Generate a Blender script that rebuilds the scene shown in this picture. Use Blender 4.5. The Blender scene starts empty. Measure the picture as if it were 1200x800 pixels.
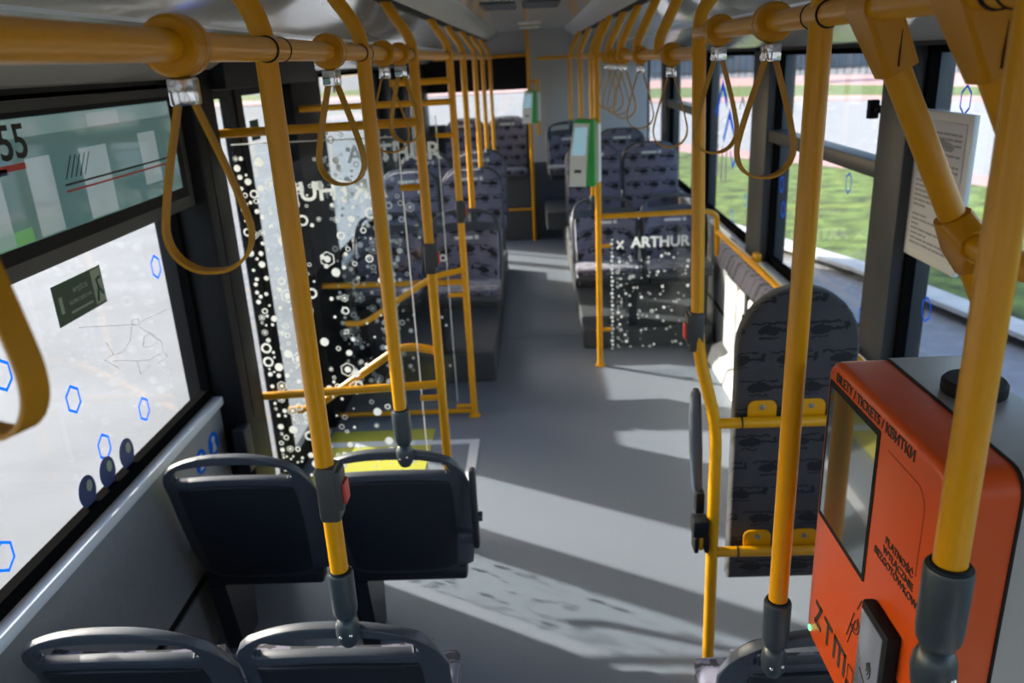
import bpy, bmesh, math, random
from mathutils import Vector, Matrix
random.seed(7)
scene = bpy.context.scene
C = scene.collection
PI = math.pi

# ------------------------------------------------------------------ camera, sky, sun, exposure
cam_d = bpy.data.cameras.new('camera'); cam = bpy.data.objects.new('camera', cam_d); C.objects.link(cam)
cam_d.sensor_width = 36.0; cam_d.lens = 27.99; cam_d.clip_start = 0.02; cam_d.clip_end = 500
fw = Vector((22, -331, 933)).normalized()                 # bus axis in camera axes (x right, y down, z ahead)
dn = fw.cross(Vector((1022, -331 - 52, 933))).normalized()
if dn.y < 0: dn = -dn
rt = dn.cross(fw).normalized()
def w(v): v = Vector(v); return Vector((rt.dot(v), fw.dot(v), -dn.dot(v)))
R = Matrix((w((1, 0, 0)), w((0, -1, 0)), w((0, 0, -1)))).transposed()
cam.matrix_world = Matrix.Translation((0, 0, 1.95)) @ R.to_4x4()
cam_d.dof.use_dof = True; cam_d.dof.focus_distance = 1.35; cam_d.dof.aperture_fstop = 4.5
scene.camera = cam

SUN_DIR = Vector((1.0, -0.57, -0.52)).normalized()        # the way the light travels
world = bpy.data.worlds.new('sky'); scene.world = world; world.use_nodes = True
wn = world.node_tree; bg = wn.nodes['Background']
sky = wn.nodes.new('ShaderNodeTexSky'); sky.sky_type = 'NISHITA'; sky.sun_disc = False
sky.sun_elevation = math.radians(26); sky.sun_rotation = math.atan2(-SUN_DIR.x, -SUN_DIR.y)
sky.air_density = 1.0; sky.dust_density = 3.0; sky.ozone_density = 1.0
wn.links.new(sky.outputs[0], bg.inputs[0]); bg.inputs[1].default_value = 0.34
sun_d = bpy.data.lights.new('sun', 'SUN'); sun_d.energy = 7.0; sun_d.angle = math.radians(0.9); sun_d.color = (1.0, 0.93, 0.82)
sun = bpy.data.objects.new('sun', sun_d); C.objects.link(sun); sun.location = (-8, 6, 6)
sun.rotation_euler = SUN_DIR.to_track_quat('-Z', 'Y').to_euler()

vs = scene.view_settings
vs.view_transform = 'Standard'; vs.look = 'None'; vs.gamma = 1.0; vs.use_curve_mapping = False; vs.exposure = 0.9
cy = scene.cycles
cy.use_denoising = True; cy.denoising_prefilter = 'ACCURATE'; cy.max_bounces = 10; cy.diffuse_bounces = 5; cy.glossy_bounces = 4; cy.transmission_bounces = 6
cy.transparent_max_bounces = 24; cy.caustics_reflective = False; cy.caustics_refractive = False; cy.sample_clamp_indirect = 6

# ------------------------------------------------------------------ materials
MATS = {}
def mat(name, col, rough=0.5, metal=0.0, coat=0.0, emit=None, estr=1.0, noise=None, bump=None, spec=0.5):
    m = bpy.data.materials.new(name); m.use_nodes = True; t = m.node_tree; b = t.nodes['Principled BSDF']
    b.inputs['Base Color'].default_value = (*col, 1); b.inputs['Roughness'].default_value = rough
    b.inputs['Metallic'].default_value = metal; b.inputs['Coat Weight'].default_value = coat
    b.inputs['Coat Roughness'].default_value = 0.08; b.inputs['Specular IOR Level'].default_value = spec
    if emit: b.inputs['Emission Color'].default_value = (*emit, 1); b.inputs['Emission Strength'].default_value = estr
    if noise or bump:
        tc = t.nodes.new('ShaderNodeTexCoord')
    if noise:                                   # (scale, amount, detail): soft colour variation of the surface itself
        n = t.nodes.new('ShaderNodeTexNoise'); n.inputs['Scale'].default_value = noise[0]; n.inputs['Detail'].default_value = noise[2]
        t.links.new(tc.outputs['Object'], n.inputs['Vector'])
        r = t.nodes.new('ShaderNodeMapRange'); r.inputs['From Min'].default_value = 0.3; r.inputs['From Max'].default_value = 0.7
        r.inputs['To Min'].default_value = 1 - noise[1]; r.inputs['To Max'].default_value = 1 + noise[1]
        t.links.new(n.outputs['Fac'], r.inputs['Value'])
        mx = t.nodes.new('ShaderNodeVectorMath'); mx.operation = 'SCALE'; mx.inputs[0].default_value = col
        t.links.new(r.outputs[0], mx.inputs['Scale']); t.links.new(mx.outputs[0], b.inputs['Base Color'])
    if bump:
        n2 = t.nodes.new('ShaderNodeTexNoise'); n2.inputs['Scale'].default_value = bump[0]; n2.inputs['Detail'].default_value = 3
        t.links.new(tc.outputs['Object'], n2.inputs['Vector'])
        bp = t.nodes.new('ShaderNodeBump'); bp.inputs['Strength'].default_value = bump[1]; bp.inputs['Distance'].default_value = 0.01
        t.links.new(n2.outputs['Fac'], bp.inputs['Height']); t.links.new(bp.outputs[0], b.inputs['Normal'])
    MATS[name] = m; return m

def glass_mat(name, tint, blend=0.12, rough=0.0):
    m = bpy.data.materials.new(name); m.use_nodes = True; t = m.node_tree
    for n in list(t.nodes): t.nodes.remove(n)
    o = t.nodes.new('ShaderNodeOutputMaterial'); mix = t.nodes.new('ShaderNodeMixShader')
    tr = t.nodes.new('ShaderNodeBsdfTransparent'); tr.inputs[0].default_value = (*tint, 1)
    gl = t.nodes.new('ShaderNodeBsdfGlossy'); gl.inputs['Roughness'].default_value = rough; gl.inputs[0].default_value = (1, 1, 1, 1)
    lw = t.nodes.new('ShaderNodeLayerWeight'); lw.inputs[0].default_value = 0.5        # 0 face-on, 1 edge-on, the same from both sides
    pw = t.nodes.new('ShaderNodeMath'); pw.operation = 'POWER'; pw.inputs[1].default_value = 4.0
    fr = t.nodes.new('ShaderNodeMath'); fr.operation = 'MULTIPLY_ADD'; fr.inputs[1].default_value = 0.32; fr.inputs[2].default_value = blend * .25
    t.links.new(lw.outputs['Facing'], pw.inputs[0]); t.links.new(pw.outputs[0], fr.inputs[0])
    t.links.new(fr.outputs[0], mix.inputs[0]); t.links.new(tr.outputs[0], mix.inputs[1]); t.links.new(gl.outputs[0], mix.inputs[2])
    t.links.new(mix.outputs[0], o.inputs[0]); MATS[name] = m; return m

def fabric_mat(name, base, motif):
    m = bpy.data.materials.new(name); m.use_nodes = True; t = m.node_tree; b = t.nodes['Principled BSDF']
    b.inputs['Roughness'].default_value = 0.92; b.inputs['Sheen Weight'].default_value = 0.25
    tc = t.nodes.new('ShaderNodeTexCoord'); sx = t.nodes.new('ShaderNodeSeparateXYZ')
    t.links.new(tc.outputs['Object'], sx.inputs[0])
    def M(op, a, b_=None, c=None):
        n = t.nodes.new('ShaderNodeMath'); n.operation = op
        for i, v in enumerate((a, b_, c)):
            if v is None: continue
            if isinstance(v, (int, float)): n.inputs[i].default_value = v
            else: t.links.new(v, n.inputs[i])
        return n.outputs[0]
    W, Hh = 0.150, 0.090
    nd = t.nodes.new('ShaderNodeTexNoise'); nd.inputs['Scale'].default_value = 45; nd.inputs['Detail'].default_value = 2; t.links.new(tc.outputs['Object'], nd.inputs['Vector'])
    sd = t.nodes.new('ShaderNodeSeparateColor'); t.links.new(nd.outputs['Color'], sd.inputs[0])
    v = M('DIVIDE', M('ADD', M('ADD', sx.outputs[2], sx.outputs[1]), M('MULTIPLY', sd.outputs[0], .022)), Hh)
    row = M('FLOOR', v)
    u = M('ADD', M('DIVIDE', M('ADD', sx.outputs[0], M('MULTIPLY', sd.outputs[1], .03)), W), M('FRACT', M('MULTIPLY', row, 0.437)))
    a = M('MULTIPLY', M('SUBTRACT', M('FRACT', u), 0.5), W)
    q = M('MULTIPLY', M('SUBTRACT', M('FRACT', v), 0.5), Hh)
    def box(ca, cb, ha, hb):
        return M('MULTIPLY', M('LESS_THAN', M('ABSOLUTE', M('SUBTRACT', a, ca)), ha), M('LESS_THAN', M('ABSOLUTE', M('SUBTRACT', q, cb)), hb))
    ell = M('LESS_THAN', M('ADD', M('POWER', M('ABSOLUTE', M('DIVIDE', M('ADD', a, 0.012), 0.034)), 2.0), M('POWER', M('ABSOLUTE', M('DIVIDE', q, 0.0155)), 2.0)), 1.0)
    s = M('ADD', ell, box(0.03, 0.002, 0.036, 0.0045))
    s = M('ADD', s, box(-0.010, 0.022, 0.058, 0.0028)); s = M('ADD', s, box(-0.010, 0.016, 0.004, 0.008))
    s = M('ADD', s, box(0.062, 0.008, 0.006, 0.013)); s = M('ADD', s, box(-0.012, -0.023, 0.028, 0.0024))
    s = M('MINIMUM', s, 1.0)
    n = t.nodes.new('ShaderNodeTexNoise'); n.inputs['Scale'].default_value = 420; t.links.new(tc.outputs['Object'], n.inputs['Vector'])
    n3 = t.nodes.new('ShaderNodeTexNoise'); n3.inputs['Scale'].default_value = 14; t.links.new(tc.outputs['Object'], n3.inputs['Vector'])
    mx = t.nodes.new('ShaderNodeMix'); mx.data_type = 'RGBA'
    t.links.new(s, mx.inputs[0]); mx.inputs[6].default_value = (*base, 1); mx.inputs[7].default_value = (*motif, 1)
    sc = t.nodes.new('ShaderNodeVectorMath'); sc.operation = 'SCALE'
    t.links.new(mx.outputs[2], sc.inputs[0]); t.links.new(M('ADD', M('MULTIPLY', M('ADD', n.outputs['Fac'], n3.outputs['Fac']), 0.55), 0.45), sc.inputs['Scale'])
    t.links.new(sc.outputs[0], b.inputs['Base Color'])
    bp = t.nodes.new('ShaderNodeBump'); bp.inputs['Strength'].default_value = 0.25; bp.inputs['Distance'].default_value = 0.002
    t.links.new(n.outputs['Fac'], bp.inputs['Height']); t.links.new(bp.outputs[0], b.inputs['Normal'])
    MATS[name] = m; return m

YEL = mat('yellow powder coat', (0.70, 0.305, 0.0008), 0.29, 0, 0.0, spec=0.42)
YELP = mat('yellow moulded plastic', (0.56, 0.236, 0.0012), 0.3, spec=0.3)
STRAP = mat('yellow strap rubber', (0.50, 0.235, 0.004), 0.45, spec=0.3)
BLK = mat('black rubber', (0.008, 0.008, 0.009), 0.7, spec=0.2)
SEAL = mat('matt black window seal', (0.006, 0.006, 0.006), 1.0, spec=0.0)
BLKP = mat('black wall cladding', (0.006, 0.006, 0.007), 0.5, spec=0.2)
SHELL = mat('dark blue grey seat plastic', (0.050, 0.057, 0.072), 0.4, bump=(900, 0.08))
SHELL2 = mat('charcoal seat panel plastic', (0.011, 0.013, 0.019), 0.5, bump=(900, 0.1))
DGREY = mat('dark slate socket plastic', (0.034, 0.045, 0.053), 0.33)
CHROME = mat('chrome', (0.75, 0.74, 0.72), 0.1, 1.0)
STEEL = mat('grey painted metal', (0.20, 0.21, 0.23), 0.4, 0.3)
FAB = fabric_mat('helicopter print fabric', (0.150, 0.140, 0.195), (0.008, 0.008, 0.012))
FABD = fabric_mat('dark helicopter print fabric', (0.042, 0.038, 0.043), (0.003, 0.003, 0.004))
FLOORM = mat('blue grey vinyl floor', (0.185, 0.210, 0.250), 0.42, noise=(260, 0.14, 4), bump=(300, 0.05))
CEIL = mat('glossy off white ceiling panel', (0.56, 0.54, 0.50), 0.16, coat=0.4, noise=(2.0, 0.04, 2))
BAND = mat('light grey ceiling band', (0.50, 0.51, 0.52), 0.4)
WALLG = mat('light grey wall panel', (0.25, 0.25, 0.255), 0.5, noise=(60, 0.05, 3))
TOWER = mat('pale grey laminate', (0.42, 0.43, 0.45), 0.5)
WHITEP = mat('white plastic', (0.72, 0.72, 0.70), 0.4)
LEDGE = mat('pale aluminium ledge', (0.78, 0.81, 0.86), 0.32)
RISER = mat('charcoal vinyl', (0.055, 0.06, 0.066), 0.6)
FRAME = mat('dark grey window frame', (0.034, 0.037, 0.043), 0.45)
DISPF = mat('graphite display housing', (0.045, 0.045, 0.045), 0.5)
ORANGE = mat('orange coated metal', (0.58, 0.070, 0.005), 0.34, 0, 0.0, spec=0.4)
GREYM = mat('satin grey metal casing', (0.36, 0.35, 0.34), 0.35, 0.35)
GREEN = mat('green plastic', (0.02, 0.34, 0.05), 0.4)
RED = mat('red button', (0.55, 0.05, 0.04), 0.45)
INK = mat('black print', (0.02, 0.018, 0.016), 0.6)
def film_mat(name, col, k=.55):                      # thin printed film: part reflects, part lets light through
    m = bpy.data.materials.new(name); m.use_nodes = True; t = m.node_tree
    for n in list(t.nodes): t.nodes.remove(n)
    o = t.nodes.new('ShaderNodeOutputMaterial'); mix = t.nodes.new('ShaderNodeMixShader'); mix.inputs[0].default_value = k
    a = t.nodes.new('ShaderNodeBsdfDiffuse'); b = t.nodes.new('ShaderNodeBsdfTranslucent')
    a.inputs[0].default_value = (*col, 1); b.inputs[0].default_value = (*col, 1)
    t.links.new(a.outputs[0], mix.inputs[1]); t.links.new(b.outputs[0], mix.inputs[2]); t.links.new(mix.outputs[0], o.inputs[0]); MATS[name] = m; return m
WINK = film_mat('white print', (0.88, 0.89, 0.89), .6)
BLUE = film_mat('blue sticker film', (0.03, 0.30, 0.95), .6)
NAVY = mat('navy sticker', (0.03, 0.05, 0.16), 0.5)
GSTK = mat('dark green sign', (0.035, 0.075, 0.045), 0.6)
GSTK2 = mat('pale green print', (0.30, 0.36, 0.27), 0.6)
SKETCH = film_mat('grey sketch line', (0.50, 0.50, 0.53), .6)
PAPER = mat('paper', (0.62, 0.62, 0.64), 0.7)
PAPERG = mat('grey print on paper', (0.28, 0.28, 0.31), 0.7)
PADGREY = mat('slate arm pad', (0.075, 0.088, 0.11), 0.55)
YMARK = mat('yellow floor marking', (0.50, 0.46, 0.06), 0.5)
WMARK = mat('white floor line', (0.62, 0.64, 0.67), 0.5)
LEDM = mat('green indicator light', (0.1, 0.9, 0.25), 0.4, emit=(0.15, 1.0, 0.3), estr=1.5)
SCREEN = mat('teal display screen', (0.05, 0.11, 0.11), 0.06, emit=(0.085, 0.165, 0.165), estr=0.3)
SCREFL = mat('pale painted screen reflection', (0.05, 0.05, 0.05), 0.08, emit=(0.34, 0.44, 0.45), estr=0.28)  # painted glow standing in for reflections on the display glass
SCREENG = mat('green display field', (0.02, 0.05, 0.03), 0.08, emit=(0.10, 0.28, 0.10), estr=0.4)
TSCREEN = mat('ticket screen glass', (0.035, 0.045, 0.040), 0.03, spec=1.0, coat=1.0)
CARDR = mat('blue grey reader pad', (0.20, 0.22, 0.28), 0.12, coat=0.6)
BLUESCR = mat('pale blue validator screen', (0.25, 0.42, 0.5), 0.12, emit=(0.3, 0.5, 0.6), estr=0.25)
GLASS = glass_mat('window glass', (0.93, 0.95, 0.95), 0.13)
GLASSD = glass_mat('door glass', (0.92, 0.94, 0.94), 0.13)
GLASSP = glass_mat('partition glass', (0.93, 0.955, 0.96), 0.035)
CONC = mat('pale concrete plaza', (0.205, 0.21, 0.223), 0.95, noise=(1.2, 0.09, 8), spec=0.1)
ASPH = mat('light asphalt', (0.26, 0.265, 0.285), 0.9, noise=(8, 0.12, 6))
KERB = mat('grey kerb stone', (0.50, 0.51, 0.51), 0.9, noise=(6, 0.1, 4))
GRASS = mat('grass', (0.088, 0.135, 0.026), 0.95, noise=(3.5, 0.75, 10), bump=(30, 1.0))
PINK = mat('pink brick paving', (0.42, 0.25, 0.24), 0.9, noise=(5, 0.1, 5))
FENCEM = mat('dark fence paint', (0.03, 0.035, 0.045), 0.6)

# ------------------------------------------------------------------ helpers
def V(*a): return Vector(a)
def add_box(bm, lo, hi, bev=0.0, seg=2):
    lo, hi = Vector(lo), Vector(hi)
    vs_ = bmesh.ops.create_cube(bm, size=1.0)['verts']
    for v in vs_:
        v.co = Vector(((v.co.x + .5) * (hi.x - lo.x) + lo.x, (v.co.y + .5) * (hi.y - lo.y) + lo.y, (v.co.z + .5) * (hi.z - lo.z) + lo.z))
    if bev > 0:
        es = {e for v in vs_ for e in v.link_edges}
        bmesh.ops.bevel(bm, geom=list(es), offset=bev, segments=seg, affect='EDGES', profile=0.5)
def fillet(pts, r, n=6):
    pts = [Vector(p) for p in pts]; out = [pts[0]]
    for i in range(1, len(pts) - 1):
        a, b, c = pts[i - 1], pts[i], pts[i + 1]
        d1, d2 = (a - b), (c - b); l = min(r, d1.length * .49, d2.length * .49)
        p, q = b + d1.normalized() * l, b + d2.normalized() * l
        for k in range(n + 1):
            t = k / n; out.append(p * (1 - t) ** 2 + b * 2 * t * (1 - t) + q * t * t)
    out.append(pts[-1]); return out
def add_tube(bm, pts, r, seg=14, cap=True, closed=False, rect=None, up=None, ell=None):
    """sweep a circle (or a rect=(w,h) / ellipse ell=(a,b)) along pts; for rect the first axis is `up`."""
    pts = [Vector(p) for p in pts]; n = len(pts); rings = []; prev = None
    for i, p in enumerate(pts):
        if closed: t = (pts[(i + 1) % n] - pts[i - 1]).normalized()
        else: t = (pts[min(i + 1, n - 1)] - pts[max(i - 1, 0)]).normalized()
        if up is not None: u = (Vector(up) - t * t.dot(Vector(up))).normalized()
        elif prev is None: u = t.orthogonal().normalized()
        else: u = (prev - t * t.dot(prev)).normalized()
        prev = u; v = t.cross(u)
        rr = r[i] if isinstance(r, (list, tuple)) else r
        if rect: offs = [(-rect[0] / 2, -rect[1] / 2), (rect[0] / 2, -rect[1] / 2), (rect[0] / 2, rect[1] / 2), (-rect[0] / 2, rect[1] / 2)]
        elif ell: offs = [(ell[0] * math.cos(2 * PI * k / seg), ell[1] * math.sin(2 * PI * k / seg)) for k in range(seg)]
        else: offs = [(rr * math.cos(2 * PI * k / seg), rr * math.sin(2 * PI * k / seg)) for k in range(seg)]
        rings.append([bm.verts.new(p + u * a + v * b) for a, b in offs])
    m = len(rings[0])
    for i in range(n if closed else n - 1):
        A, B = rings[i], rings[(i + 1) % n]
        for k in range(m): bm.faces.new((A[k], A[(k + 1) % m], B[(k + 1) % m], B[k]))
    if cap and not closed:
        bm.faces.new(rings[0][::-1]); bm.faces.new(rings[-1])
def add_lathe(bm, prof, org, axis, seg=20):
    """prof = [(radius, along)], closed ends"""
    axis = Vector(axis).normalized(); u = axis.orthogonal().normalized(); v = axis.cross(u); org = Vector(org); rings = []
    for r, a in prof:
        rings.append([bm.verts.new(org + axis * a + (u * math.cos(2 * PI * k / seg) + v * math.sin(2 * PI * k / seg)) * max(r, 1e-4)) for k in range(seg)])
    for A, B in zip(rings, rings[1:]):
        for k in range(seg): bm.faces.new((A[k], A[(k + 1) % seg], B[(k + 1) % seg], B[k]))
    bm.faces.new(rings[0][::-1]); bm.faces.new(rings[-1])
def add_prism(bm, poly, org, ax, ay, depth):
    """polygon in the plane (ax, ay) at org, extruded by `depth` along ax x ay"""
    ax, ay, org = Vector(ax), Vector(ay), Vector(org); n = ax.cross(ay).normalized()
    a = [bm.verts.new(org + ax * x + ay * y) for x, y in poly]; b = [bm.verts.new(v.co + n * depth) for v in a]
    bm.faces.new(a[::-1]); bm.faces.new(b); k = len(a)
    for i in range(k): bm.faces.new((a[i], a[(i + 1) % k], b[(i + 1) % k], b[i]))
def add_ring_poly(bm, poly, org, ax, ay, inner, depth=0.0006):
    """outline of a polygon (inner = scale of the hole), a thin flat ring with a little thickness"""
    ax, ay, org = Vector(ax), Vector(ay), Vector(org); n = ax.cross(ay).normalized(); k = len(poly)
    def ring(s, d): return [bm.verts.new(org + (ax * x + ay * y) * s + n * d) for x, y in poly]
    a, b, c, d = ring(1, 0), ring(inner, 0), ring(1, depth), ring(inner, depth)
    for i in range(k):
        j = (i + 1) % k
        bm.faces.new((a[j], a[i], b[i], b[j])); bm.faces.new((c[i], c[j], d[j], d[i]))
        bm.faces.new((a[i], a[j], c[j], c[i])); bm.faces.new((b[j], b[i], d[i], d[j]))
def ngon(n, rx, ry=None, ph=0.0):
    ry = rx if ry is None else ry
    return [(rx * math.cos(2 * PI * k / n + ph), ry * math.sin(2 * PI * k / n + ph)) for k in range(n)]
def rrect(w_, h_, r, n=5):
    out = []
    for cx_, cy_, a0 in ((w_ / 2 - r, h_ / 2 - r, 0), (-w_ / 2 + r, h_ / 2 - r, 90), (-w_ / 2 + r, -h_ / 2 + r, 180), (w_ / 2 - r, -h_ / 2 + r, 270)):
        for k in range(n + 1):
            t = math.radians(a0 + 90 * k / n); out.append((cx_ + r * math.cos(t), cy_ + r * math.sin(t)))
    return out
def wloc(o):
    p = Vector(o.location)
    while o.parent: o = o.parent; p += Vector(o.location)
    return p
def obj(name, bm, m, parent=None, smooth=True, local=False):
    bmesh.ops.recalc_face_normals(bm, faces=bm.faces[:])
    me = bpy.data.meshes.new(name); bm.to_mesh(me); bm.free()
    return mobj(name, me, m, parent, smooth, local)
def mobj(name, me, m, parent=None, smooth=True, local=False):
    o = bpy.data.objects.new(name, me); C.objects.link(o); me.materials.append(m)
    if parent is not None:
        if not local: me.transform(Matrix.Translation(-wloc(parent)))
        o.parent = parent
    if smooth:
        for p in me.polygons: p.use_smooth = True
        try: me.set_sharp_from_angle(angle=math.radians(38))
        except Exception: pass
    return o
def tag(o, label, cat, group=None):
    o['label'] = label; o['category'] = cat
    if group: o['group'] = group
    return o
def thing(name, label, cat, loc=(0, 0, 0), group=None):
    o = bpy.data.objects.new(name, None); C.objects.link(o); o.location = loc; o.empty_display_size = .05
    return tag(o, label, cat, group)
def struct(name, loc=None, bm=None, m=None, smooth=False):
    if bm is None:
        o = bpy.data.objects.new(name, None); C.objects.link(o); o.location = loc or (0, 0, 0)
    else: o = obj(name, bm, m, None, smooth)
    o['kind'] = 'structure'; return o
def part_box(name, lo, hi, m, parent, bev=0.0):
    bm = bmesh.new(); add_box(bm, lo, hi, bev); return obj(name, bm, m, parent, bev > 0)
def part_tube(name, pts, r, m, parent, seg=14, **k):
    bm = bmesh.new(); add_tube(bm, pts, r, seg, **k); return obj(name, bm, m, parent)
def dup(root, loc, rz=0, label=None, group=None):
    def cp(o, par):
        c = o.copy(); C.objects.link(c); c.parent = par
        for ch in list(o.children): cp(ch, c)
        return c
    r = cp(root, None); r.location = loc; r.rotation_euler = (0, 0, rz)
    if label: r['label'] = label
    if group: r['group'] = group
    return r
def text(name, s, org, right, up, m, parent, width=None, size=0.05, bold=0.0, align='LEFT', depth=0.0006):
    cu = bpy.data.curves.new('t', 'FONT'); cu.body = s; cu.size = 1.0; cu.align_x = align; cu.resolution_u = 3
    cu.offset = bold; cu.extrude = 0.01; cu.fill_mode = 'BOTH'
    o = bpy.data.objects.new('t', cu); C.objects.link(o); bpy.context.view_layer.update()
    dg = bpy.context.evaluated_depsgraph_get(); me = bpy.data.meshes.new_from_object(o.evaluated_get(dg))
    bpy.data.objects.remove(o); bpy.data.curves.remove(cu)
    xs = [v.co.x for v in me.vertices]; k = (width / (max(xs) - min(xs))) if width else size; x0 = min(xs) if align == 'LEFT' else 0
    r_, u_, o_ = Vector(right).normalized(), Vector(up), Vector(org); n_ = r_.cross(u_).normalized()
    for v in me.vertices: v.co = o_ + r_ * ((v.co.x - x0) * k) + u_ * (v.co.y * k) + n_ * (v.co.z / 0.01 * depth)
    me.name = name
    me.materials.clear()
    return mobj(name, me, m, parent, False)

# ------------------------------------------------------------------ the bus shell
XW = 1.25; Y0, Y1 = -2.0, 9.6; ZS, ZT = 0.83, 1.93      # wall, ends, window sill and head
bm = bmesh.new(); add_box(bm, (-1.32, Y0, -0.06), (1.32, Y1, 0)); floor = struct('floor', bm=bm, m=FLOORM)
part_box('yellow_marking', (-1.2, 3.05, 0.0), (-0.62, 4.08, 0.003), YMARK, floor)
bm = bmesh.new()
add_box(bm, (-1.2, 3.88, 0.0), (-0.62, 3.94, 0.0045)); add_box(bm, (-0.62, 3.88, 0.0), (-0.36, 3.93, 0.004))
add_box(bm, (-0.41, 2.95, 0.0), (-0.36, 3.885, 0.004)); obj('white_line', bm, WMARK, floor, False)
for y in (1.05, 5.6): part_box('floor_seam', (-0.9, y, 0), (1.2, y + 0.006, 0.0015), STEEL, floor)

# left wall: sill panels, pillars
wl = struct('wall_left', (-XW, 0, 0))
def sill_wall(sgn, y0, y1, parent, zs, panel=WALLG):
    a, b = sorted((sgn * 1.226, sgn * 1.258))
    part_box('lower_panel', (a, y0, 0.29), (b, y1, zs - 0.05), panel, parent)
    part_box('kick_panel', (a, y0, 0.0), (b, y1, 0.25), panel, parent)
    part_box('groove_strip', (min(sgn * 1.234, sgn * 1.258), y0, 0.25), (max(sgn * 1.234, sgn * 1.258), y1, 0.29), BLK, parent)
    part_box('ledge', (min(sgn * 1.206, sgn * 1.250), y0, zs - 0.05), (max(sgn * 1.206, sgn * 1.250), y1, zs - 0.016), LEDGE, parent, 0.006)
sill_wall(-1, Y0, 2.73, wl, ZS); sill_wall(-1, 4.7, 7.92, wl, ZS)
part_box('outer_skin', (-1.30, Y0, -.2), (-1.262, 2.73, .6), BLKP, wl); part_box('outer_skin', (-1.30, 4.7, -.2), (-1.262, 7.92, .6), BLKP, wl)
def pillar(parent, sgn, y0, y1, z0=0.0, z1=2.0, xin=1.2, m=BLKP):
    a, b = sorted((sgn * xin, sgn * 1.34)); return part_box('pillar', (a, y0, z0), (b, y1, z1), m, parent, 0.012)
pillar(wl, -1, 2.73, 2.94, 0, 2.0, 1.13); part_box('pillar_seam', (-1.132, 2.80, 0.7), (-1.128, 2.806, 1.95), BLK, wl)
part_box('pillar_box', (-1.17, 2.66, 0.52), (-1.12, 2.73, 0.70), SHELL2, wl, 0.006)
pillar(wl, -1, 4.14, 4.72, 0, 2.0, 1.2); pillar(wl, -1, 6.85, 7.12, ZS - .02, 2.0, 1.21); pillar(wl, -1, -.55, -.35, ZS - .02, 2.0, 1.21)
part_box('head_panel', (-1.34, Y0, ZT), (-1.2, 9.5, 2.02), BLKP, wl)
pillar(wl, -1, 9.12, 9.55, 0, 2.0, 1.2); pillar(wl, -1, 7.72, 7.92, 0, 2.0, 1.2)
# pictogram stickers on the wall below the ledge
for y, z in ((2.50, 0.66), (2.62, 0.67)):
    bm = bmesh.new(); add_prism(bm, ngon(18, .045, .045), (-1.2255, y, z), (0, -1, 0), (0, 0, 1), -.001); s = obj('pictogram_sticker', bm, BLUE, wl, False)
    bm = bmesh.new(); add_prism(bm, ngon(12, .014), (-1.2242, y, z + .016), (0, -1, 0), (0, 0, 1), -.0008); add_prism(bm, [(-.018, -.03), (.018, -.03), (.01, 0), (-.01, 0)], (-1.2242, y, z), (0, -1, 0), (0, 0, 1), -.0008)
    obj('pictogram', bm, WINK, s, False)

wr = struct('wall_right', (XW, 0, 0))
sill_wall(1, Y0, 9.5, wr, ZS + .03); part_box('outer_skin', (1.262, Y0, -.2), (1.30, 9.5, .6), BLKP, wr)
for a, b in ((2.68, 2.90), (4.28, 4.58), (5.98, 6.25), (7.55, 7.8), (-.5, -.3)): pillar(wr, 1, a, b, ZS, 2.0, 1.2, FRAME)
part_box('head_panel', (1.2, Y0, ZT), (1.34, 9.5, 2.02), BLKP, wr)

wb = struct('wall_back', (0, 9.55, 0))
part_box('tower_panel', (-0.03, 9.06, 0.86), (1.25, 9.55, 2.26), TOWER, wb)
part_box('tower_seam', (0.42, 9.055, 0.86), (0.424, 9.06, 2.2), STEEL, wb)
part_box('tower_riser', (-0.03, 9.05, 0.0), (1.25, 9.55, 0.86), RISER, wb)
part_box('header_panel', (-1.3, 9.5, 1.985), (-0.03, 9.6, 2.26), TOWER, wb)
part_box('blind_panel', (-1.3, 9.48, 1.63), (-0.03, 9.6, 1.985), BLK, wb)
part_box('rear_ledge_panel', (-1.3, 9.47, 0.0), (-0.03, 9.6, 1.28), RISER, wb)
wf = struct('wall_front', (0, Y0, 0))
part_box('dash_panel', (-1.32, Y0 - .1, 0.0), (1.32, Y0, 0.9), RISER, wf); part_box('header_panel', (-1.32, Y0 - .1, 1.95), (1.32, Y0, 2.3), TOWER, wf)
part_box('pillar', (-1.32, Y0 - .1, .9), (-1.2, Y0, 1.95), FRAME, wf); part_box('pillar', (1.2, Y0 - .1, .9), (1.32, Y0, 1.95), FRAME, wf)

# windows (panes with black seals)
WN = [0]
def window(sgn, y0, y1, z0, z1, m=GLASS, seal=SEAL):
    WN[0] += 1; o = struct('window_%d' % WN[0], (sgn * 1.27, (y0 + y1) / 2, z0))
    a, b = sorted((sgn * 1.262, sgn * 1.268)); part_box('pane', (a, y0, z0), (b, y1, z1), m, o)
    a, b = sorted((sgn * 1.243, sgn * 1.276)); s = 0.022
    part_box('seal', (a, y0, z0 - .02), (b, y1, z0 + s), seal, o); part_box('seal', (a, y0, z1 - s), (b, y1, z1 + .01), seal, o)
    part_box('seal', (a, y0, z0), (b, y0 + s, z1), seal, o); part_box('seal', (a, y1 - s, z0), (b, y1, z1), seal, o)
    return o
wL1 = window(-1, -.35, 2.73, ZS, ZT, seal=SEAL); window(-1, Y0, -.55, ZS, ZT)
window(-1, 4.72, 6.85, ZS, ZT); window(-1, 7.12, 7.72, ZS, ZT)
wR1 = window(1, -.3, 2.68, ZS + .03, ZT); wR2 = window(1, 2.90, 4.28, ZS + .03, ZT); wR3 = window(1, 4.58, 5.98, ZS + .03, ZT)
wR4 = window(1, 6.25, 7.55, ZS + .03, ZT); window(1, 7.8, 9.1, ZS + .03, ZT); window(1, Y0, -.5, ZS + .03, ZT)
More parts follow.
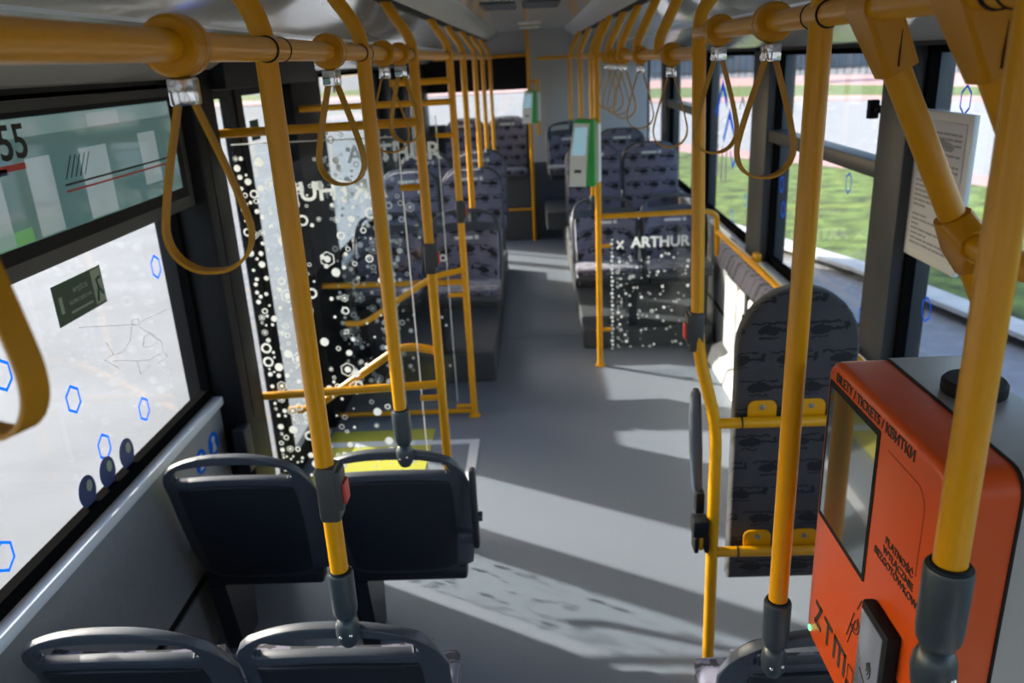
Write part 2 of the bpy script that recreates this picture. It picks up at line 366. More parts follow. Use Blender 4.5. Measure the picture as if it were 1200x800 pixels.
part_box('transom', (1.215, 2.9, 1.485), (1.30, 4.28, 1.545), FRAME, wR2, .006); part_box('transom', (1.215, 6.25, 1.485), (1.30, 7.55, 1.545), FRAME, wR4)
part_box('latch', (1.205, 2.93, 1.71), (1.24, 3.0, 1.735), BLK, wR2, .004); part_box('latch', (1.19, 2.955, 1.69), (1.225, 2.985, 1.755), BLK, wR2, .004)
WN[0] += 1; o = struct('window_%d' % WN[0], (-.65, 9.55, 1.28)); part_box('pane', (-1.25, 9.55, 1.27), (-.03, 9.556, 1.64), GLASS, o)
WN[0] += 1; o = struct('window_%d' % WN[0], (0, Y0 - .05, .9)); part_box('pane', (-1.2, Y0 - .06, .9), (1.2, Y0 - .054, 1.95), GLASS, o)

# stickers and drawings on the panes
def hexsticker(win, sgn, y, z, rx=.032, rz=.045, m=BLUE, inner=.8):
    bm = bmesh.new(); add_ring_poly(bm, ngon(6, rx, rz * 1.0, PI / 6 if rx < rz else 0), (sgn * 1.2605, y, z), (0, -sgn * -1, 0), (0, 0, 1), inner)
    return obj('hexagon_sticker', bm, m, win, False)
for y, z in ((2.53, 1.365), (1.70, 1.315), (1.935, 1.15), (2.27, .97), (2.02, .965), (1.545, .925)): hexsticker(wL1, -1, y, z, .036, .042)
for y in (1.895, 2.005, 2.12):
    bm = bmesh.new(); add_prism(bm, ngon(20, .042, .046), (-1.2605, y, .893), (0, 1, 0), (0, 0, 1), .0008); s = obj('round_sticker', bm, NAVY, wL1, False)
    bm = bmesh.new(); add_prism(bm, ngon(12, .014, .017), (-1.2592, y + .012, .905), (0, 1, 0), (0, 0, 1), .0006); obj('sticker_print', bm, GSTK2, s, False)
# emergency exit sticker
g = part_box('exit_sticker', (-1.2615, 1.955, 1.345), (-1.2600, 2.20, 1.455), GSTK, wL1)
part_box('running_figure_field', (-1.2600, 2.145, 1.352), (-1.2594, 2.195, 1.45), GSTK2, g)
bm = bmesh.new(); add_tube(bm, [(-1.2592, 2.155, 1.36), (-1.2592, 2.17, 1.40), (-1.2592, 2.165, 1.42), (-1.2592, 2.185, 1.425)], .004, 6); add_tube(bm, [(-1.2592, 2.17, 1.40), (-1.2592, 2.187, 1.375)], .004, 6); obj('running_figure', bm, GSTK, g, False)
text('exit_text', 'WYJŚCIE', (-1.2598, 2.045, 1.415), (0, 1, 0), (0, 0, 1), GSTK2, g, width=.075)
text('exit_text', 'BEZPIECZEŃSTWA', (-1.2598, 2.02, 1.388), (0, 1, 0), (0, 0, 1), GSTK2, g, width=.115)
bm = bmesh.new(); add_box(bm, (-1.2600, 2.02, 1.364), (-1.2594, 2.13, 1.370)); add_box(bm, (-1.2600, 1.975, 1.375), (-1.2594, 1.99, 1.42)); obj('small_print', bm, GSTK2, g, False)
# line drawing of a helicopter on the pane
bm = bmesh.new(); X = -1.2606
def sk(pts): add_tube(bm, [(X, a, b) for a, b in pts], .0012, 5)
def skx(pts): sk([(2.332 + (px - 170) * .0054, 1.173 - (py - 400) * .0020 - (px - 170) * .00155) for px, py in pts])
skx([(115, 369), (168, 371)]); skx([(172, 368), (212, 348)]); skx([(166, 364), (173, 362), (174, 372), (166, 372), (166, 364)])
skx([(136, 395), (140, 415), (150, 412), (160, 395), (164, 375)]); skx([(172, 375), (185, 390), (195, 405), (194, 422)]); skx([(176, 392), (172, 408), (180, 410), (190, 404), (184, 388), (176, 392)])
skx([(138, 424), (150, 426), (162, 430), (176, 432), (190, 424)]); skx([(162, 430), (163, 452), (176, 440)]); skx([(185, 440), (198, 432), (196, 424)]); skx([(138, 415), (130, 420), (142, 436)])
obj('helicopter_drawing', bm, SKETCH, wL1, False)
# right-hand panes: blue marks
for win, y, z in ((wR1, 2.45, 1.775), (wR1, 2.52, 1.115), (wR2, 3.27, 1.415), (wR3, 4.85, 1.08), (wR3, 5.16, .93), (wR2, 4.15, 1.28), (wR2, 4.10, 1.16), (wR2, 3.02, .93)):
    hexsticker(win, 1, y, z, .034, .045, BLUE, .82)
def chevron(win, y, z, s=1.0, m=BLUE, flip=1):
    bm = bmesh.new(); add_prism(bm, [(-.16 * s, -.14 * s * flip), (0, .06 * s * flip), (.13 * s, -.05 * s * flip), (.13 * s, -.11 * s * flip), (0, 0), (-.13 * s, -.17 * s * flip)][::flip], (1.2605, y, z), (0, -1, 0), (0, 0, 1), .0008)
    return obj('chevron_sticker', bm, m, win, False)
chevron(wR3, 5.33, 1.53); chevron(wR3, 5.55, 1.70, 1.1); chevron(wR3, 5.02, 1.66, .4, SKETCH); chevron(wR3, 5.2, 1.25, .5, BLUE, -1)
bm = bmesh.new()
for y in (5.62, 5.48, 5.36): add_box(bm, (1.2600, y, 1.10 + random.random() * .05), (1.2606, y + .03, 1.34))
obj('strip_stickers', bm, SKETCH, wR3, False)

# folding door between the two glass partitions
door = struct('door_1', (-1.28, 3.54, 0)); door2 = struct('door_2', (-1.28, 8.5, 0))
for a, b, sa, sb in ((2.96, 3.50, .05, .09), (3.51, 4.13, .09, .06), (7.93, 8.50, .05, .07), (8.51, 9.11, .07, .05)):
    door_ = door if a < 5 else door2
    leaf = part_box('door_leaf', (-1.295, a, 0.0), (-1.265, b, .12), BLKP, door_)
    part_box('stile', (-1.295, a, .12), (-1.265, a + sa, 1.93), BLKP, leaf); part_box('stile', (-1.295, b - sb, .12), (-1.265, b, 1.93), BLKP, leaf)
    part_box('top_rail', (-1.295, a + sa, 1.86), (-1.265, b - sb, 1.93), BLKP, leaf); part_box('door_pane', (-1.282, a + sa, .12), (-1.277, b - sb, 1.86), GLASSD, leaf)
part_box('rubber_edge', (-1.30, 3.50, 0.02), (-1.26, 3.51, 1.93), BLK, door); part_box('door_engine_cover', (-1.32, 2.94, 1.9), (-1.08, 4.2, 2.05), BLKP, door, .01)
bm = bmesh.new(); add_prism(bm, [(-.1, .09), (-.02, -.1), (.02, .0), (.1, .1), (.02, -.06), (-.02, -.02)], (-1.276, 3.98, 1.50), (0, 1, 0), (0, 0, 1), .0008); obj('zigzag_sticker', bm, BLUE, door, False)
part_box('small_sign', (-1.276, 3.68, 1.66), (-1.275, 3.80, 1.75), GSTK, door)

# ceiling: centre panels, edge bands, side duct panels
ce = struct('ceiling', (0, 3.8, 2.3))
def ceil_strip(name, prof, y0, y1, m, th=.02):
    bm = bmesh.new(); pts = [Vector(p) for p in prof]
    lo = [(p.x, p.y) for p in pts]; hi = [(p.x, p.y + th) for p in pts][::-1]
    add_prism(bm, lo + hi, (0, y0, 0), (1, 0, 0), (0, 0, 1), -(y1 - y0)); return obj(name, bm, m, ce, True)
ys = [-2.0, -.8, .45, 1.30, 2.35, 3.55, 4.55, 5.35, 6.6, 7.8, 9.0, 9.6]
for a, b in zip(ys, ys[1:]):
    ceil_strip('centre_panel', [(-.36, 2.245), (.36, 2.245)], a + .002, b - .002, CEIL)
    for s in (-1, 1):
        ceil_strip('edge_band', [(s * .36, 2.245), (s * .375, 2.225), (s * .455, 2.165), (s * .475, 2.165)], a, b, BAND)
        ceil_strip('duct_panel', [(s * .515, 2.155), (s * .70, 2.15), (s * .86, 2.105), (s * .895, 2.082)], a + .002, b - .002, CEIL)
        ceil_strip('duct_edge', [(s * .895, 2.082), (s * .91, 2.075)], a, b, LEDGE)
        ceil_strip('duct_side', [(s * .91, 2.075), (s * 1.02, 2.03), (s * 1.14, 1.965), (s * 1.24, 1.93)], a + .001, b - .001, CEIL)
part_box('roof_skin', (-1.34, Y0, 2.29), (1.34, 9.6, 2.33), TOWER, ce)
for s in (-1, 1): part_box('groove', (min(s * .47, s * .52), Y0, 2.160), (max(s * .47, s * .52), 9.5, 2.20), BLK, ce)
for a, b in ((-.265, -.075), (-.035, .175)):
    h = part_box('ceiling_vent', (a, 4.62, 2.236), (b, 5.22, 2.246), RISER, ce)
    for k in range(6): part_box('vent_slat', (a + .01, 4.68 + k * .09, 2.232), (b - .01, 4.70 + k * .09, 2.237), STEEL, h)
for y in (7.3, 8.3): part_box('ceiling_disc', (-.1, y, 2.237), (.1, y + .2, 2.246), WHITEP, ce, .004)

# platforms under the seats
def platform(name, lo, hi): bm = bmesh.new(); add_box(bm, lo, hi, .012); return struct(name, bm=bm, m=RISER)
plat_r = platform('trim_1', (.30, 5.30, 0), (1.2, 9.04, .14)); plat_r2 = platform('trim_2', (.30, 6.42, .14), (1.2, 9.04, .255)); plat_r3 = platform('trim_5', (.10, 8.25, .255), (1.2, 9.04, .44)); plat_r4 = platform('trim_7', (.30, 7.3, .255), (1.2, 8.24, .30))
plat_l = platform('trim_3', (-1.2, 4.75, 0), (-.30, 7.7, .20)); plat_b2 = platform('trim_6', (-1.19, 8.99, 0), (-.055, 9.015, .80)); plat_b = platform('trim_4', (-1.19, 9.02, 0), (-.05, 9.44, .35))

# ------------------------------------------------------------------ outside
def strip(name, A, B, m, z=-.35, dz=0.0):
    n = len(A); bm = bmesh.new()
    a = [bm.verts.new((x, y, z)) for x, y in A]; b = [bm.verts.new((x, y, z + dz)) for x, y in B]
    for i in range(n - 1): bm.faces.new((a[i], a[i + 1], b[i + 1], b[i]))
    g_ = bmesh.ops.extrude_face_region(bm, geom=bm.faces[:])
    for v in [e for e in g_['geom'] if isinstance(e, bmesh.types.BMVert)]: v.co.z -= .04
    return struct(name, bm=bm, m=m)
def resample(P, n=24):
    P = [Vector((*p, 0)) for p in P]; L = [0]
    for a, b in zip(P, P[1:]): L.append(L[-1] + (b - a).length)
    out = []
    for k in range(n):
        t = L[-1] * k / (n - 1); i = max(j for j in range(len(L)) if L[j] <= t + 1e-6); i = min(i, len(P) - 2)
        q = P[i].lerp(P[i + 1], (t - L[i]) / (L[i + 1] - L[i])); out.append((q.x, q.y))
    return out
kerb = resample([(5.6, -6), (4.2, 3.5), (3.56, 6.32), (3.15, 8.28), (2.75, 9.26), (1.95, 11.5), (1.75, 16), (1.75, 30)])
kerb2 = [(x + .26, y + .04) for x, y in kerb]
gtop = resample([(19, -8), (10, 5), (7.0, 11.83), (5.76, 14.76), (3.76, 17.68), (2.5, 20), (2.1, 32)])
rnear = resample([(24, -9), (11.5, 6), (7.9, 13.27), (6.4, 16.64), (4.4, 19.8), (3, 23), (2.4, 34)])
rfar = resample([(70, -12), (30, 14), (17.14, 29.9), (13.36, 34.94), (8.77, 38), (4, 41), (2, 44)])
pk2 = resample([(75, -11), (32, 16), (18.6, 32.4), (14.4, 38.0), (9.2, 41.5), (4, 45), (2, 48)])
gr2 = resample([(84, -8), (36, 22), (21, 40), (17.0, 50), (10, 55), (4, 58), (2, 60)])
rd2 = resample([(105, -4), (52, 30), (36, 45), (23.5, 62), (14, 70), (6, 75), (2, 78)])
strip('kerb', kerb, kerb2, KERB, -.22); strip('grass_verge', kerb2, gtop, GRASS, -.23, 0.03)
strip('pink_pavement', gtop, rnear, PINK, -.30); strip('road', rnear, rfar, ASPH, -.33); strip('pink_cycle_path', rfar, pk2, PINK, -.30)
strip('far_grass', pk2, gr2, GRASS, -.31); strip('far_pavement', gr2, rd2, PINK, -.31)
bm = bmesh.new(); add_box(bm, (-160, -80, -.5), (160, 260, -.37)); struct('plaza', bm=bm, m=CONC)
bm = bmesh.new(); add_box(bm, (1.3, -40, -.37), (6, 40, -.355)); struct('lay_by', bm=bm, m=ASPH)
bm = bmesh.new(); add_box(bm, (-90, 62, -.37), (2, 72, -.3)); struct('brick_strip', bm=bm, m=PINK)
bm = bmesh.new(); add_box(bm, (-90, 72, -.37), (2, 90, -.29)); struct('back_lawn', bm=bm, m=GRASS)
# fence, building and trees far across the road
fence = thing('railing_fence', 'tall dark steel railing fence running behind the road outside', 'fence', (24, 66, -.35))
fl = resample([(4, 82), (15, 73), (25, 65), (38, 47), (60, 25)], 140)
bm = bmesh.new()
for i, (x, y) in enumerate(fl): add_box(bm, (x - .03, y - .03, -.35), (x + .03, y + .03, 2.55))
pal = obj('palings', bm, FENCEM, fence, False); pal['kind'] = 'stuff'
bm = bmesh.new()
for z in (0.15, 2.3): add_tube(bm, [(x, y, z) for x, y in fl], .06, 6)
obj('rails', bm, FENCEM, fence, False)
bld = thing('low_building', 'long grey building with pink roof behind the railing fence', 'building', (20, 95, -.35))
BW = mat('grey render', (0.22, 0.23, 0.25), .9, noise=(.4, .2, 4)); BR = mat('pink roof sheet', (0.5, 0.27, 0.27), .8)
part_box('wall', (3, 88, -.35), (60, 98, 4.2), BW, bld); part_box('roof', (2, 87, 4.2), (61, 99, 4.7), BR, bld)
for k in range(12): part_box('building_window', (5 + k * 4.5, 87.9, 1.0), (7.5 + k * 4.5, 88.05, 3.0), FRAME, bld)
aw = thing('roofed_shelter', 'shelter with pale pink ribbed roof on posts across the road', 'shelter', (15, 58, -.35))
bm = bmesh.new()
for k in range(14): add_box(bm, (11.5 + k * .5, 54, 2.6), (11.85 + k * .5, 58, 2.75)); 
obj('roof', bm, BR, aw, False)
for x in (11.7, 14.8, 18.1): part_tube('post', [(x, 56, -.33), (x, 56, 2.6)], .07, FENCEM, aw, 8)
LEAF = mat('tree leaves', (0.06, 0.10, 0.03), .9, noise=(1.5, .5, 5)); BARK = mat('bark', (0.08, 0.06, 0.045), .9)
def tree(x, y, h, label):
    t = thing('tree', label, 'tree', (x, y, -.35)); part_tube('trunk', [(x, y, -.35), (x + .1, y, h * .45)], .16, BARK, t, 8)
    bm = bmesh.new()
    for k in range(10):
        c = Vector((x + random.uniform(-1.5, 1.5), y + random.uniform(-1.5, 1.5), h * random.uniform(.45, .95)))
        s = bmesh.ops.create_icosphere(bm, subdivisions=2, radius=random.uniform(.9, 1.6))['verts']
        for v in s: v.co = v.co * random.uniform(.85, 1.12) + c
    obj('crown', bm, LEAF, t, False)
tree(-20, 84, 7, 'leafy green tree on the lawn behind the brick strip'); tree(-48, 80, 8, 'taller green tree on the lawn behind the brick strip')

# ------------------------------------------------------------------ overhead rails
PR = 0.0185                                            # tube radius
ZL, ZR, ZF = 1.985, 1.992, 1.942
XL, XR = -0.42, 0.45
rl = thing('overhead_handrail', 'long yellow overhead handrail above the door side of the aisle', 'handrail', (XL, 4.3, ZL))
part_tube('rail_tube', [(XL, .05, ZL), (XL, 9.0, ZL)], PR, YEL, rl, 18)
rn = thing('overhead_handrail', 'short yellow overhead handrail carrying the two slanted tube clamps', 'handrail', (XR, 1.2, ZR))
part_tube('rail_tube', [(XR, .05, ZR), (XR, 2.28, ZR)], PR, YEL, rn, 18)
for y in (.838,): part_tube('black_ring', [(XR, y, ZR), (XR, y + .005, ZR)], PR + .0024, BLK, rn, 18)
rf = thing('overhead_handrail', 'yellow overhead handrail running from wheelchair bay to the grey rear panel', 'handrail', (XR - .01, 5.5, ZF))
part_tube('rail_tube', [(XR, 2.28, ZF), (.43, 5, ZF + .003), (.40, 8.75, ZF + .01)], PR, YEL, rf, 16)
part_tube('cross_rail', [(.40, 8.72, ZF + .01), (.06, 8.72, ZF + .01)], PR, YEL, rf, 12)

def rings(o, x, y, z, gap=.036):
    for s in (-1, 1): part_tube('black_ring', [(x, y + s * gap - .002, z), (x, y + s * gap + .002, z)], PR + .0024, BLK, o, 18)
    part_tube('sleeve', [(x, y - gap + .002, z), (x, y + gap - .002, z)], PR + .0012, YEL, o, 18)
def top_bend(x, y, z, s):
    return [(x, y, z + .05), (x + s * .065, y, 2.125), (x + s * .10, y, 2.20)]
def socket(o, x, y, zt, lean=0.0):
    """dark sleeve with a ball clamp under it, at the foot of a pole"""
    bm = bmesh.new()
    add_lathe(bm, [(.0225, 0), (.0225, -.002), (.0255, -.002), (.027, -.006), (.0265, -.085), (.025, -.1), (.019, -.112), (.012, -.116)], (x, y, zt), (0, 0, 1), 22)
    s = obj('socket', bm, DGREY, o)
    part_tube('rubber_lip', [(x, y, zt - .001), (x, y, zt + .003)], .0215, BLK, s, 20)
    bm = bmesh.new()
    add_lathe(bm, [(.010, -.11), (.018, -.115), (.0245, -.13), (.026, -.148), (.0235, -.168), (.016, -.182), (.006, -.186)], (x, y, zt), (0, 0, 1), 18)
    b = obj('ball_clamp', bm, DGREY, o)
    for dx, dz in ((-.011, -.150), (.011, -.145)):
        bm = bmesh.new(); add_lathe(bm, [(.004, 0), (.004, .003), (.002, .0045)], (x + dx, y - .0225, zt + dz), (0, -1, 0), 10); obj('bolt', bm, CHROME, b)
def grab_pole(x, y, zb, zrail, s, label, foot='socket', group=None, ring=True):
    xr_ = XL if x < 0 else XR
    o = thing('grab_pole', label, 'pole', (x, y, zb), group)
    pts = fillet([(x, y, zb)] + top_bend(x, y, zrail, s), .11)
    part_tube('pole_tube', pts, PR, YEL, o, 18)
    if ring: rings(o, xr_, y, zrail)
    if foot == 'socket': socket(o, x, y, zb + .004)
    if foot == 'floor':
        bm = bmesh.new(); add_lathe(bm, [(.034, 0), (.034, .006), (.022, .014), (.020, .03)], (x, y, zb), (0, 0, 1), 18); obj('foot_flange', bm, YEL, o)
    return o
grab_pole(XL - .013, 1.377, .975, ZL, -1, 'yellow pole clamped to the seat grip beside the destination display and strap')
grab_pole(XL, 2.115, 1.002, ZL, -1, 'yellow pole clamped to the grip of the seat with the folded arm pad')
grab_pole(XL + .006, 2.977, 0, ZL, -1, 'yellow floor-to-ceiling pole holding the dotted glass partition behind the seats', 'floor')
grab_pole(XL + .012, 4.24, 0, ZL, -1, 'yellow floor pole of the glass partition on the far side of the door', 'floor')
grab_pole(XL + .01, 5.1, 1.06, ZL, -1, 'yellow pole rising from the front patterned seat behind the door', 'socket', 'slim yellow poles on the patterned seats by the door side', False)
grab_pole(XL + .01, 6.15, 1.19, ZL, -1, 'yellow pole rising from the middle patterned seat behind the door', 'socket', 'slim yellow poles on the patterned seats by the door side', False)
grab_pole(XL + .01, 7.15, 1.22, ZL, -1, 'yellow pole rising from the last patterned seat behind the door', 'socket', 'slim yellow poles on the patterned seats by the door side', False)
grab_pole(XL + .01, 8.4, 0, ZL, -1, 'yellow floor pole beside the raised rear seat', 'floor', None, False)
grab_pole(XR + .001, 1.337, .905, ZR, 1, 'yellow pole with dark socket between ticket machine and wheelchair back board')
grab_pole(XR + .001, .775, 1.385, ZR, 1, 'yellow pole with large dark socket crossing in front of the orange ticket machine')
# stand under the front pole
o = thing('pole_stand', 'dark metal stand under the socket of the pole before the ticket machine', 'stand', (XR, .775, 0)); part_tube('stand_tube', [(XR, .775, 0), (XR, .775, 1.20)], .02, DGREY, o)
grab_pole(.385, 4.972, 0, ZF, 1, 'yellow floor pole carrying the green and white validator by the low glass panel', 'floor', None, False)
grab_pole(.405, 5.68, 1.01, ZF, 1, 'yellow pole on the patterned aisle seat behind the validator', 'socket', None, False)
grab_pole(.40, 6.88, 1.24, ZF, 1, 'yellow pole on the raised patterned aisle seat of the middle row', 'socket', None, False)
grab_pole(.40, 8.72, 1.32, ZF, 1, 'yellow pole on the raised seat next to the grey rear panel', 'socket', None, False)
# bent hangers that only carry the far rail
for i, y in enumerate((2.9, 3.45, 4.0, 4.55, 5.6, 6.8, 7.9)):
    o = thing('rail_hanger', 'yellow bent tube hanger between ceiling groove and the wheelchair-bay handrail', 'hanger', (.44, y, ZF), 'bent yellow hangers of the far handrail')
    part_tube('hanger_tube', fillet([(.445 - .012 * (y - 2.3), y, ZF)] + top_bend(.445 - .012 * (y - 2.3), y, ZF, 1), .13), PR, YEL, o)

# rear post and bars by the back window
o = thing('rear_post', 'yellow post from floor to ceiling beside the rear window', 'pole', (-.03, 8.95, 0))
part_tube('pole_tube', [(-.03, 8.95, 0), (-.03, 8.95, 2.24)], .02, YEL, o); part_tube('low_bar', [(-.03, 8.95, .36), (-.42, 8.95, .36)], .013, YEL, o)
o = thing('window_bar', 'yellow bar above the black blind of the rear window', 'bar', (-.5, 9.46, 1.99)); part_tube('bar_tube', [(-1.1, 9.46, 1.995), (-.05, 9.46, 1.995)], .017, YEL, o)

# ------------------------------------------------------------------ hanging straps
def strap(x, y, z, rz, L, wd, label, group=None, closed_w=.022):
    o = thing('hanging_strap', label, 'strap', (x, y, z), group)
    bm = bmesh.new(); prof = [(.0192, -.024), (.031, -.024), (.035, -.020), (.0365, -.003), (.0345, -.0015), (.0345, .0015), (.0365, .003), (.035, .020), (.031, .024), (.0192, .024)]
    add_lathe(bm, prof, (x, y, z), (0, 1, 0), 26); obj('collar', bm, YELP, o)
    ca, sa = math.cos(rz), math.sin(rz)
    def P(u, v): return (x + u * ca, y + u * sa, z + v)
    pts = []; R_ = wd / 2; cz = -L + R_; top = -.045
    d = top - cz; a = math.acos(min(.999, R_ / d))          # tangent from the top point to the circle
    for k in range(9): t = k / 9; pts.append((t * R_ * math.sin(a), top + t * (cz + R_ * math.cos(a) - top)))
    n = 22
    for k in range(n + 1):
        t = (PI / 2 - a) - (PI + 2 * (PI / 2 - a)) * k / n; pts.append((R_ * math.cos(t), cz + R_ * math.sin(t)))
    for k in range(9): t = 1 - (k + 1) / 9; pts.append((-t * R_ * math.sin(a), top + t * (cz + R_ * math.cos(a) - top)))
    # ease the waist so the limbs bulge like a soft belt
    pts = [(u * (1 + .10 * math.sin(PI * min(1, max(0, (top - v) / (top - cz))))), v) for u, v in pts]
    pts = [(u + (.004 if i < len(pts) / 2 else -.004), v) for i, (u, v) in enumerate(pts)]
    bm = bmesh.new(); nrm_ = (-sa, ca, 0)
    add_tube(bm, [P(u, v) for u, v in pts], 0, rect=(closed_w, .0042), up=nrm_); obj('loop_band', bm, STRAP, o)
    bm = bmesh.new(); add_box(bm, (-.016, -.014, -.068), (.016, .014, -.036), .003)
    bmesh.ops.rotate(bm, cent=(0, 0, 0), matrix=Matrix.Rotation(rz, 3, 'Z'), verts=bm.verts[:]); bmesh.ops.translate(bm, vec=(x, y, z), verts=bm.verts[:])
    obj('metal_crimp', bm, CHROME, o); return o
strap(XL, 1.0, ZL, .12, .275, .098, 'yellow loop strap with chrome crimp hanging before the destination display')
strap(XL, .545, ZL, -.35, .285, .10, 'yellow loop strap hanging in front of the window with blue hexagons')
g = 'yellow straps in front of the door partition'
strap(XL, 1.758, ZL, -.25, .275, .10, 'yellow loop strap between the first two seat poles'); strap(XL, 2.40, ZL, .1, .275, .10, 'yellow loop strap beside the pole of the dotted partition', g); strap(XL, 2.70, ZL, -.35, .275, .10, 'yellow loop strap beside the pole of the dotted partition', g)
strap(XR, 1.60, ZR, .10, .285, .105, 'yellow loop strap with chrome crimp beside the slanted tube clamps'); strap(XR, 2.04, ZR, .15, .285, .10, 'yellow loop strap next to the pole with the bent foot')
for y in (2.67, 3.42): strap(.442, y, ZF, -.05 if y > 3 else -.1, .285, .10, 'yellow loop strap on the far handrail in front of the dark window pillars', 'paired straps over the wheelchair bay')
for y in (3.95, 4.2, 4.45, 4.75): strap(.44 - .01 * (y - 3.4), y, ZF, random.uniform(-.3, .3), .28, .10, 'yellow loop strap in the cluster above the patterned seats', 'clustered straps above the patterned seats')

# ------------------------------------------------------------------ stop buttons on poles
def stop_button(x, y, z, dx, label):
    o = thing('stop_button', label, 'button', (x, y, z))
    bm = bmesh.new(); add_box(bm, (x - .021, y - .025, z - .06), (x + .021, y + .025, z + .06), .008)
    add_box(bm, (x + (dx * .018) - .012, y - .022, z - .035), (x + (dx * .018) + .012, y + .022, z + .052), .006); obj('housing', bm, DISPF, o)
    a, b = sorted((x + dx * .029, x + dx * .036)); part_box('push_button', (a, y - .017, z - .022), (b, y + .017, z + .024), RED, o, .003); return o
stop_button(XL - .010, 1.377, 1.165, 1, 'dark stop button box with red key on the pole by the seat grip')
stop_button(XL + .006, 2.977, 1.25, 1, 'dark stop button box on the pole of the dotted glass partition')
stop_button(.453, 2.225, 1.175, -1, 'dark stop button box with red key on the bent wheelchair-bay pole')
stop_button(XL + .012, 4.24, 1.2, 1, 'small dark stop button box on the pole beyond the door')

# ------------------------------------------------------------------ glass partitions
def dots(o, y, xa, xb, za, zb, n, dens, side=-1, rmax=.02, seed=1, sizes=None):
    """white printed dots, rings and hexagons, denser towards xa"""
    rnd = random.Random(seed); bm = bmesh.new(); placed = []
    tries = 0
    while len(placed) < n and tries < 12000:
        tries += 1; t = rnd.random() ** dens; x = xa + (xb - xa) * t; z = za + (zb - za) * rnd.random()
        r = rnd.choice(sizes or (.006, .008, .010, .012, .016, rmax))
        if any((x - a) ** 2 + (z - b) ** 2 < (r + c) ** 2 * 1.05 for a, b, c in placed): continue
        placed.append((x, z, r)); k = rnd.random()
        if k < .55: add_prism(bm, ngon(12, r * .8), (x, y, z), (1, 0, 0), (0, 0, 1), .0006)
        elif k < .85: add_ring_poly(bm, ngon(12, r), (x, y, z), (1, 0, 0), (0, 0, 1), .62)
        else: add_ring_poly(bm, ngon(6, r * 1.3, None, PI / 6), (x, y, z), (1, 0, 0), (0, 0, 1), .82); add_prism(bm, ngon(12, r * .55), (x, y, z), (1, 0, 0), (0, 0, 1), .0006)
    d = obj('dot_print', bm, WINK, o, False); d['kind'] = 'stuff'; return d
def stub(o, x, y, z, s, L=.09): return part_tube('glass_clamp', [(x, y, z), (x + s * L, y, z)], .012, YEL, o, 12)
# near partition, between the rear-facing seats and the door
p = thing('glass_partition', 'glass screen with dense white dots and mirrored lettering behind the rear-facing seats', 'partition', (-.8, 2.977, .1))
xp = XL + .006
part_tube('top_bar', [(xp, 2.977, 1.755), (-1.18, 2.977, 1.747)], .0165, YEL, p); part_tube('lower_bar', [(xp, 2.977, .728), (-1.2, 2.977, .70)], .0165, YEL, p)
part_box('glass_pane', (-1.12, 2.995, .12), (-.50, 3.003, 1.705), GLASSP, p)
part_box('pane_edge', (-1.12, 2.994, 1.703), (-.50, 3.004, 1.7065), WINK, p); part_box('pane_edge', (-.502, 2.994, .12), (-.4985, 3.004, 1.705), WINK, p)
dots(p, 2.992, -1.11, -.55, .15, 1.66, 300, 3.2, rmax=.022, seed=3)
for x_, z_ in ((-.815, 1.26), (-.790, .80), (-.765, .72)):
    bm = bmesh.new(); add_ring_poly(bm, ngon(6, .031, None, PI / 6), (x_, 2.9905, z_), (1, 0, 0), (0, 0, 1), .86); add_prism(bm, ngon(14, .013), (x_, 2.9905, z_), (1, 0, 0), (0, 0, 1), .0006); obj('printed_hexagon', bm, WINK, p, False)
text('lettering', 'ARTHUR', (-.555, 2.991, 1.488), (-1, 0, 0), (0, 0, 1), WINK, p, width=.40, bold=.02)
for z in (1.52, .665): stub(p, xp, 2.985, z, -1)
part_tube('slanted_grab_bar', fillet([(xp, 3.0, .86), (-.56, 3.03, .885), (-.98, 3.06, .60), (-1.08, 3.06, .60)], .10), .0165, YEL, p)
# far partition
p = thing('glass_partition', 'glass screen with white dots and lettering in front of the forward seats by the door', 'partition', (-.8, 4.24, 0)); xp = XL + .012
part_tube('top_bar', [(xp, 4.24, 1.765), (-1.2, 4.24, 1.765)], .0165, YEL, p); part_tube('middle_bar', [(xp, 4.24, .81), (-1.2, 4.24, .82)], .0165, YEL, p); part_tube('floor_bar', [(xp, 4.24, .035), (-1.2, 4.24, .035)], .0145, YEL, p)
part_tube('upper_bar', [(xp, 4.24, 1.868), (-.72, 4.24, 1.868)], .0165, YEL, p)
part_box('glass_pane', (-1.12, 4.225, .10), (-.50, 4.233, 1.70), GLASSP, p); part_box('pane_edge', (-.502, 4.224, .10), (-.4985, 4.234, 1.70), WINK, p); part_box('pane_edge', (-.80, 4.224, .10), (-.7975, 4.234, 1.70), WINK, p)
dots(p, 4.222, -.90, -.50, .2, 1.6, 30, 1.2, seed=5); dots(p, 4.222, -1.11, -.72, .25, 1.66, 190, 1.5, seed=9)
text('lettering', 'ARTHUR', (-.98, 4.221, 1.485), (1, 0, 0), (0, 0, 1), WINK, p, width=.50, bold=.02)
for z in (1.60, .74, .07): stub(p, xp, 4.232, z, -1, .10)
part_tube('slanted_grab_bar', fillet([(xp, 4.22, .885), (-.58, 4.19, .86), (-.98, 4.17, .615), (-1.08, 4.17, .62)], .08), .0165, YEL, p)
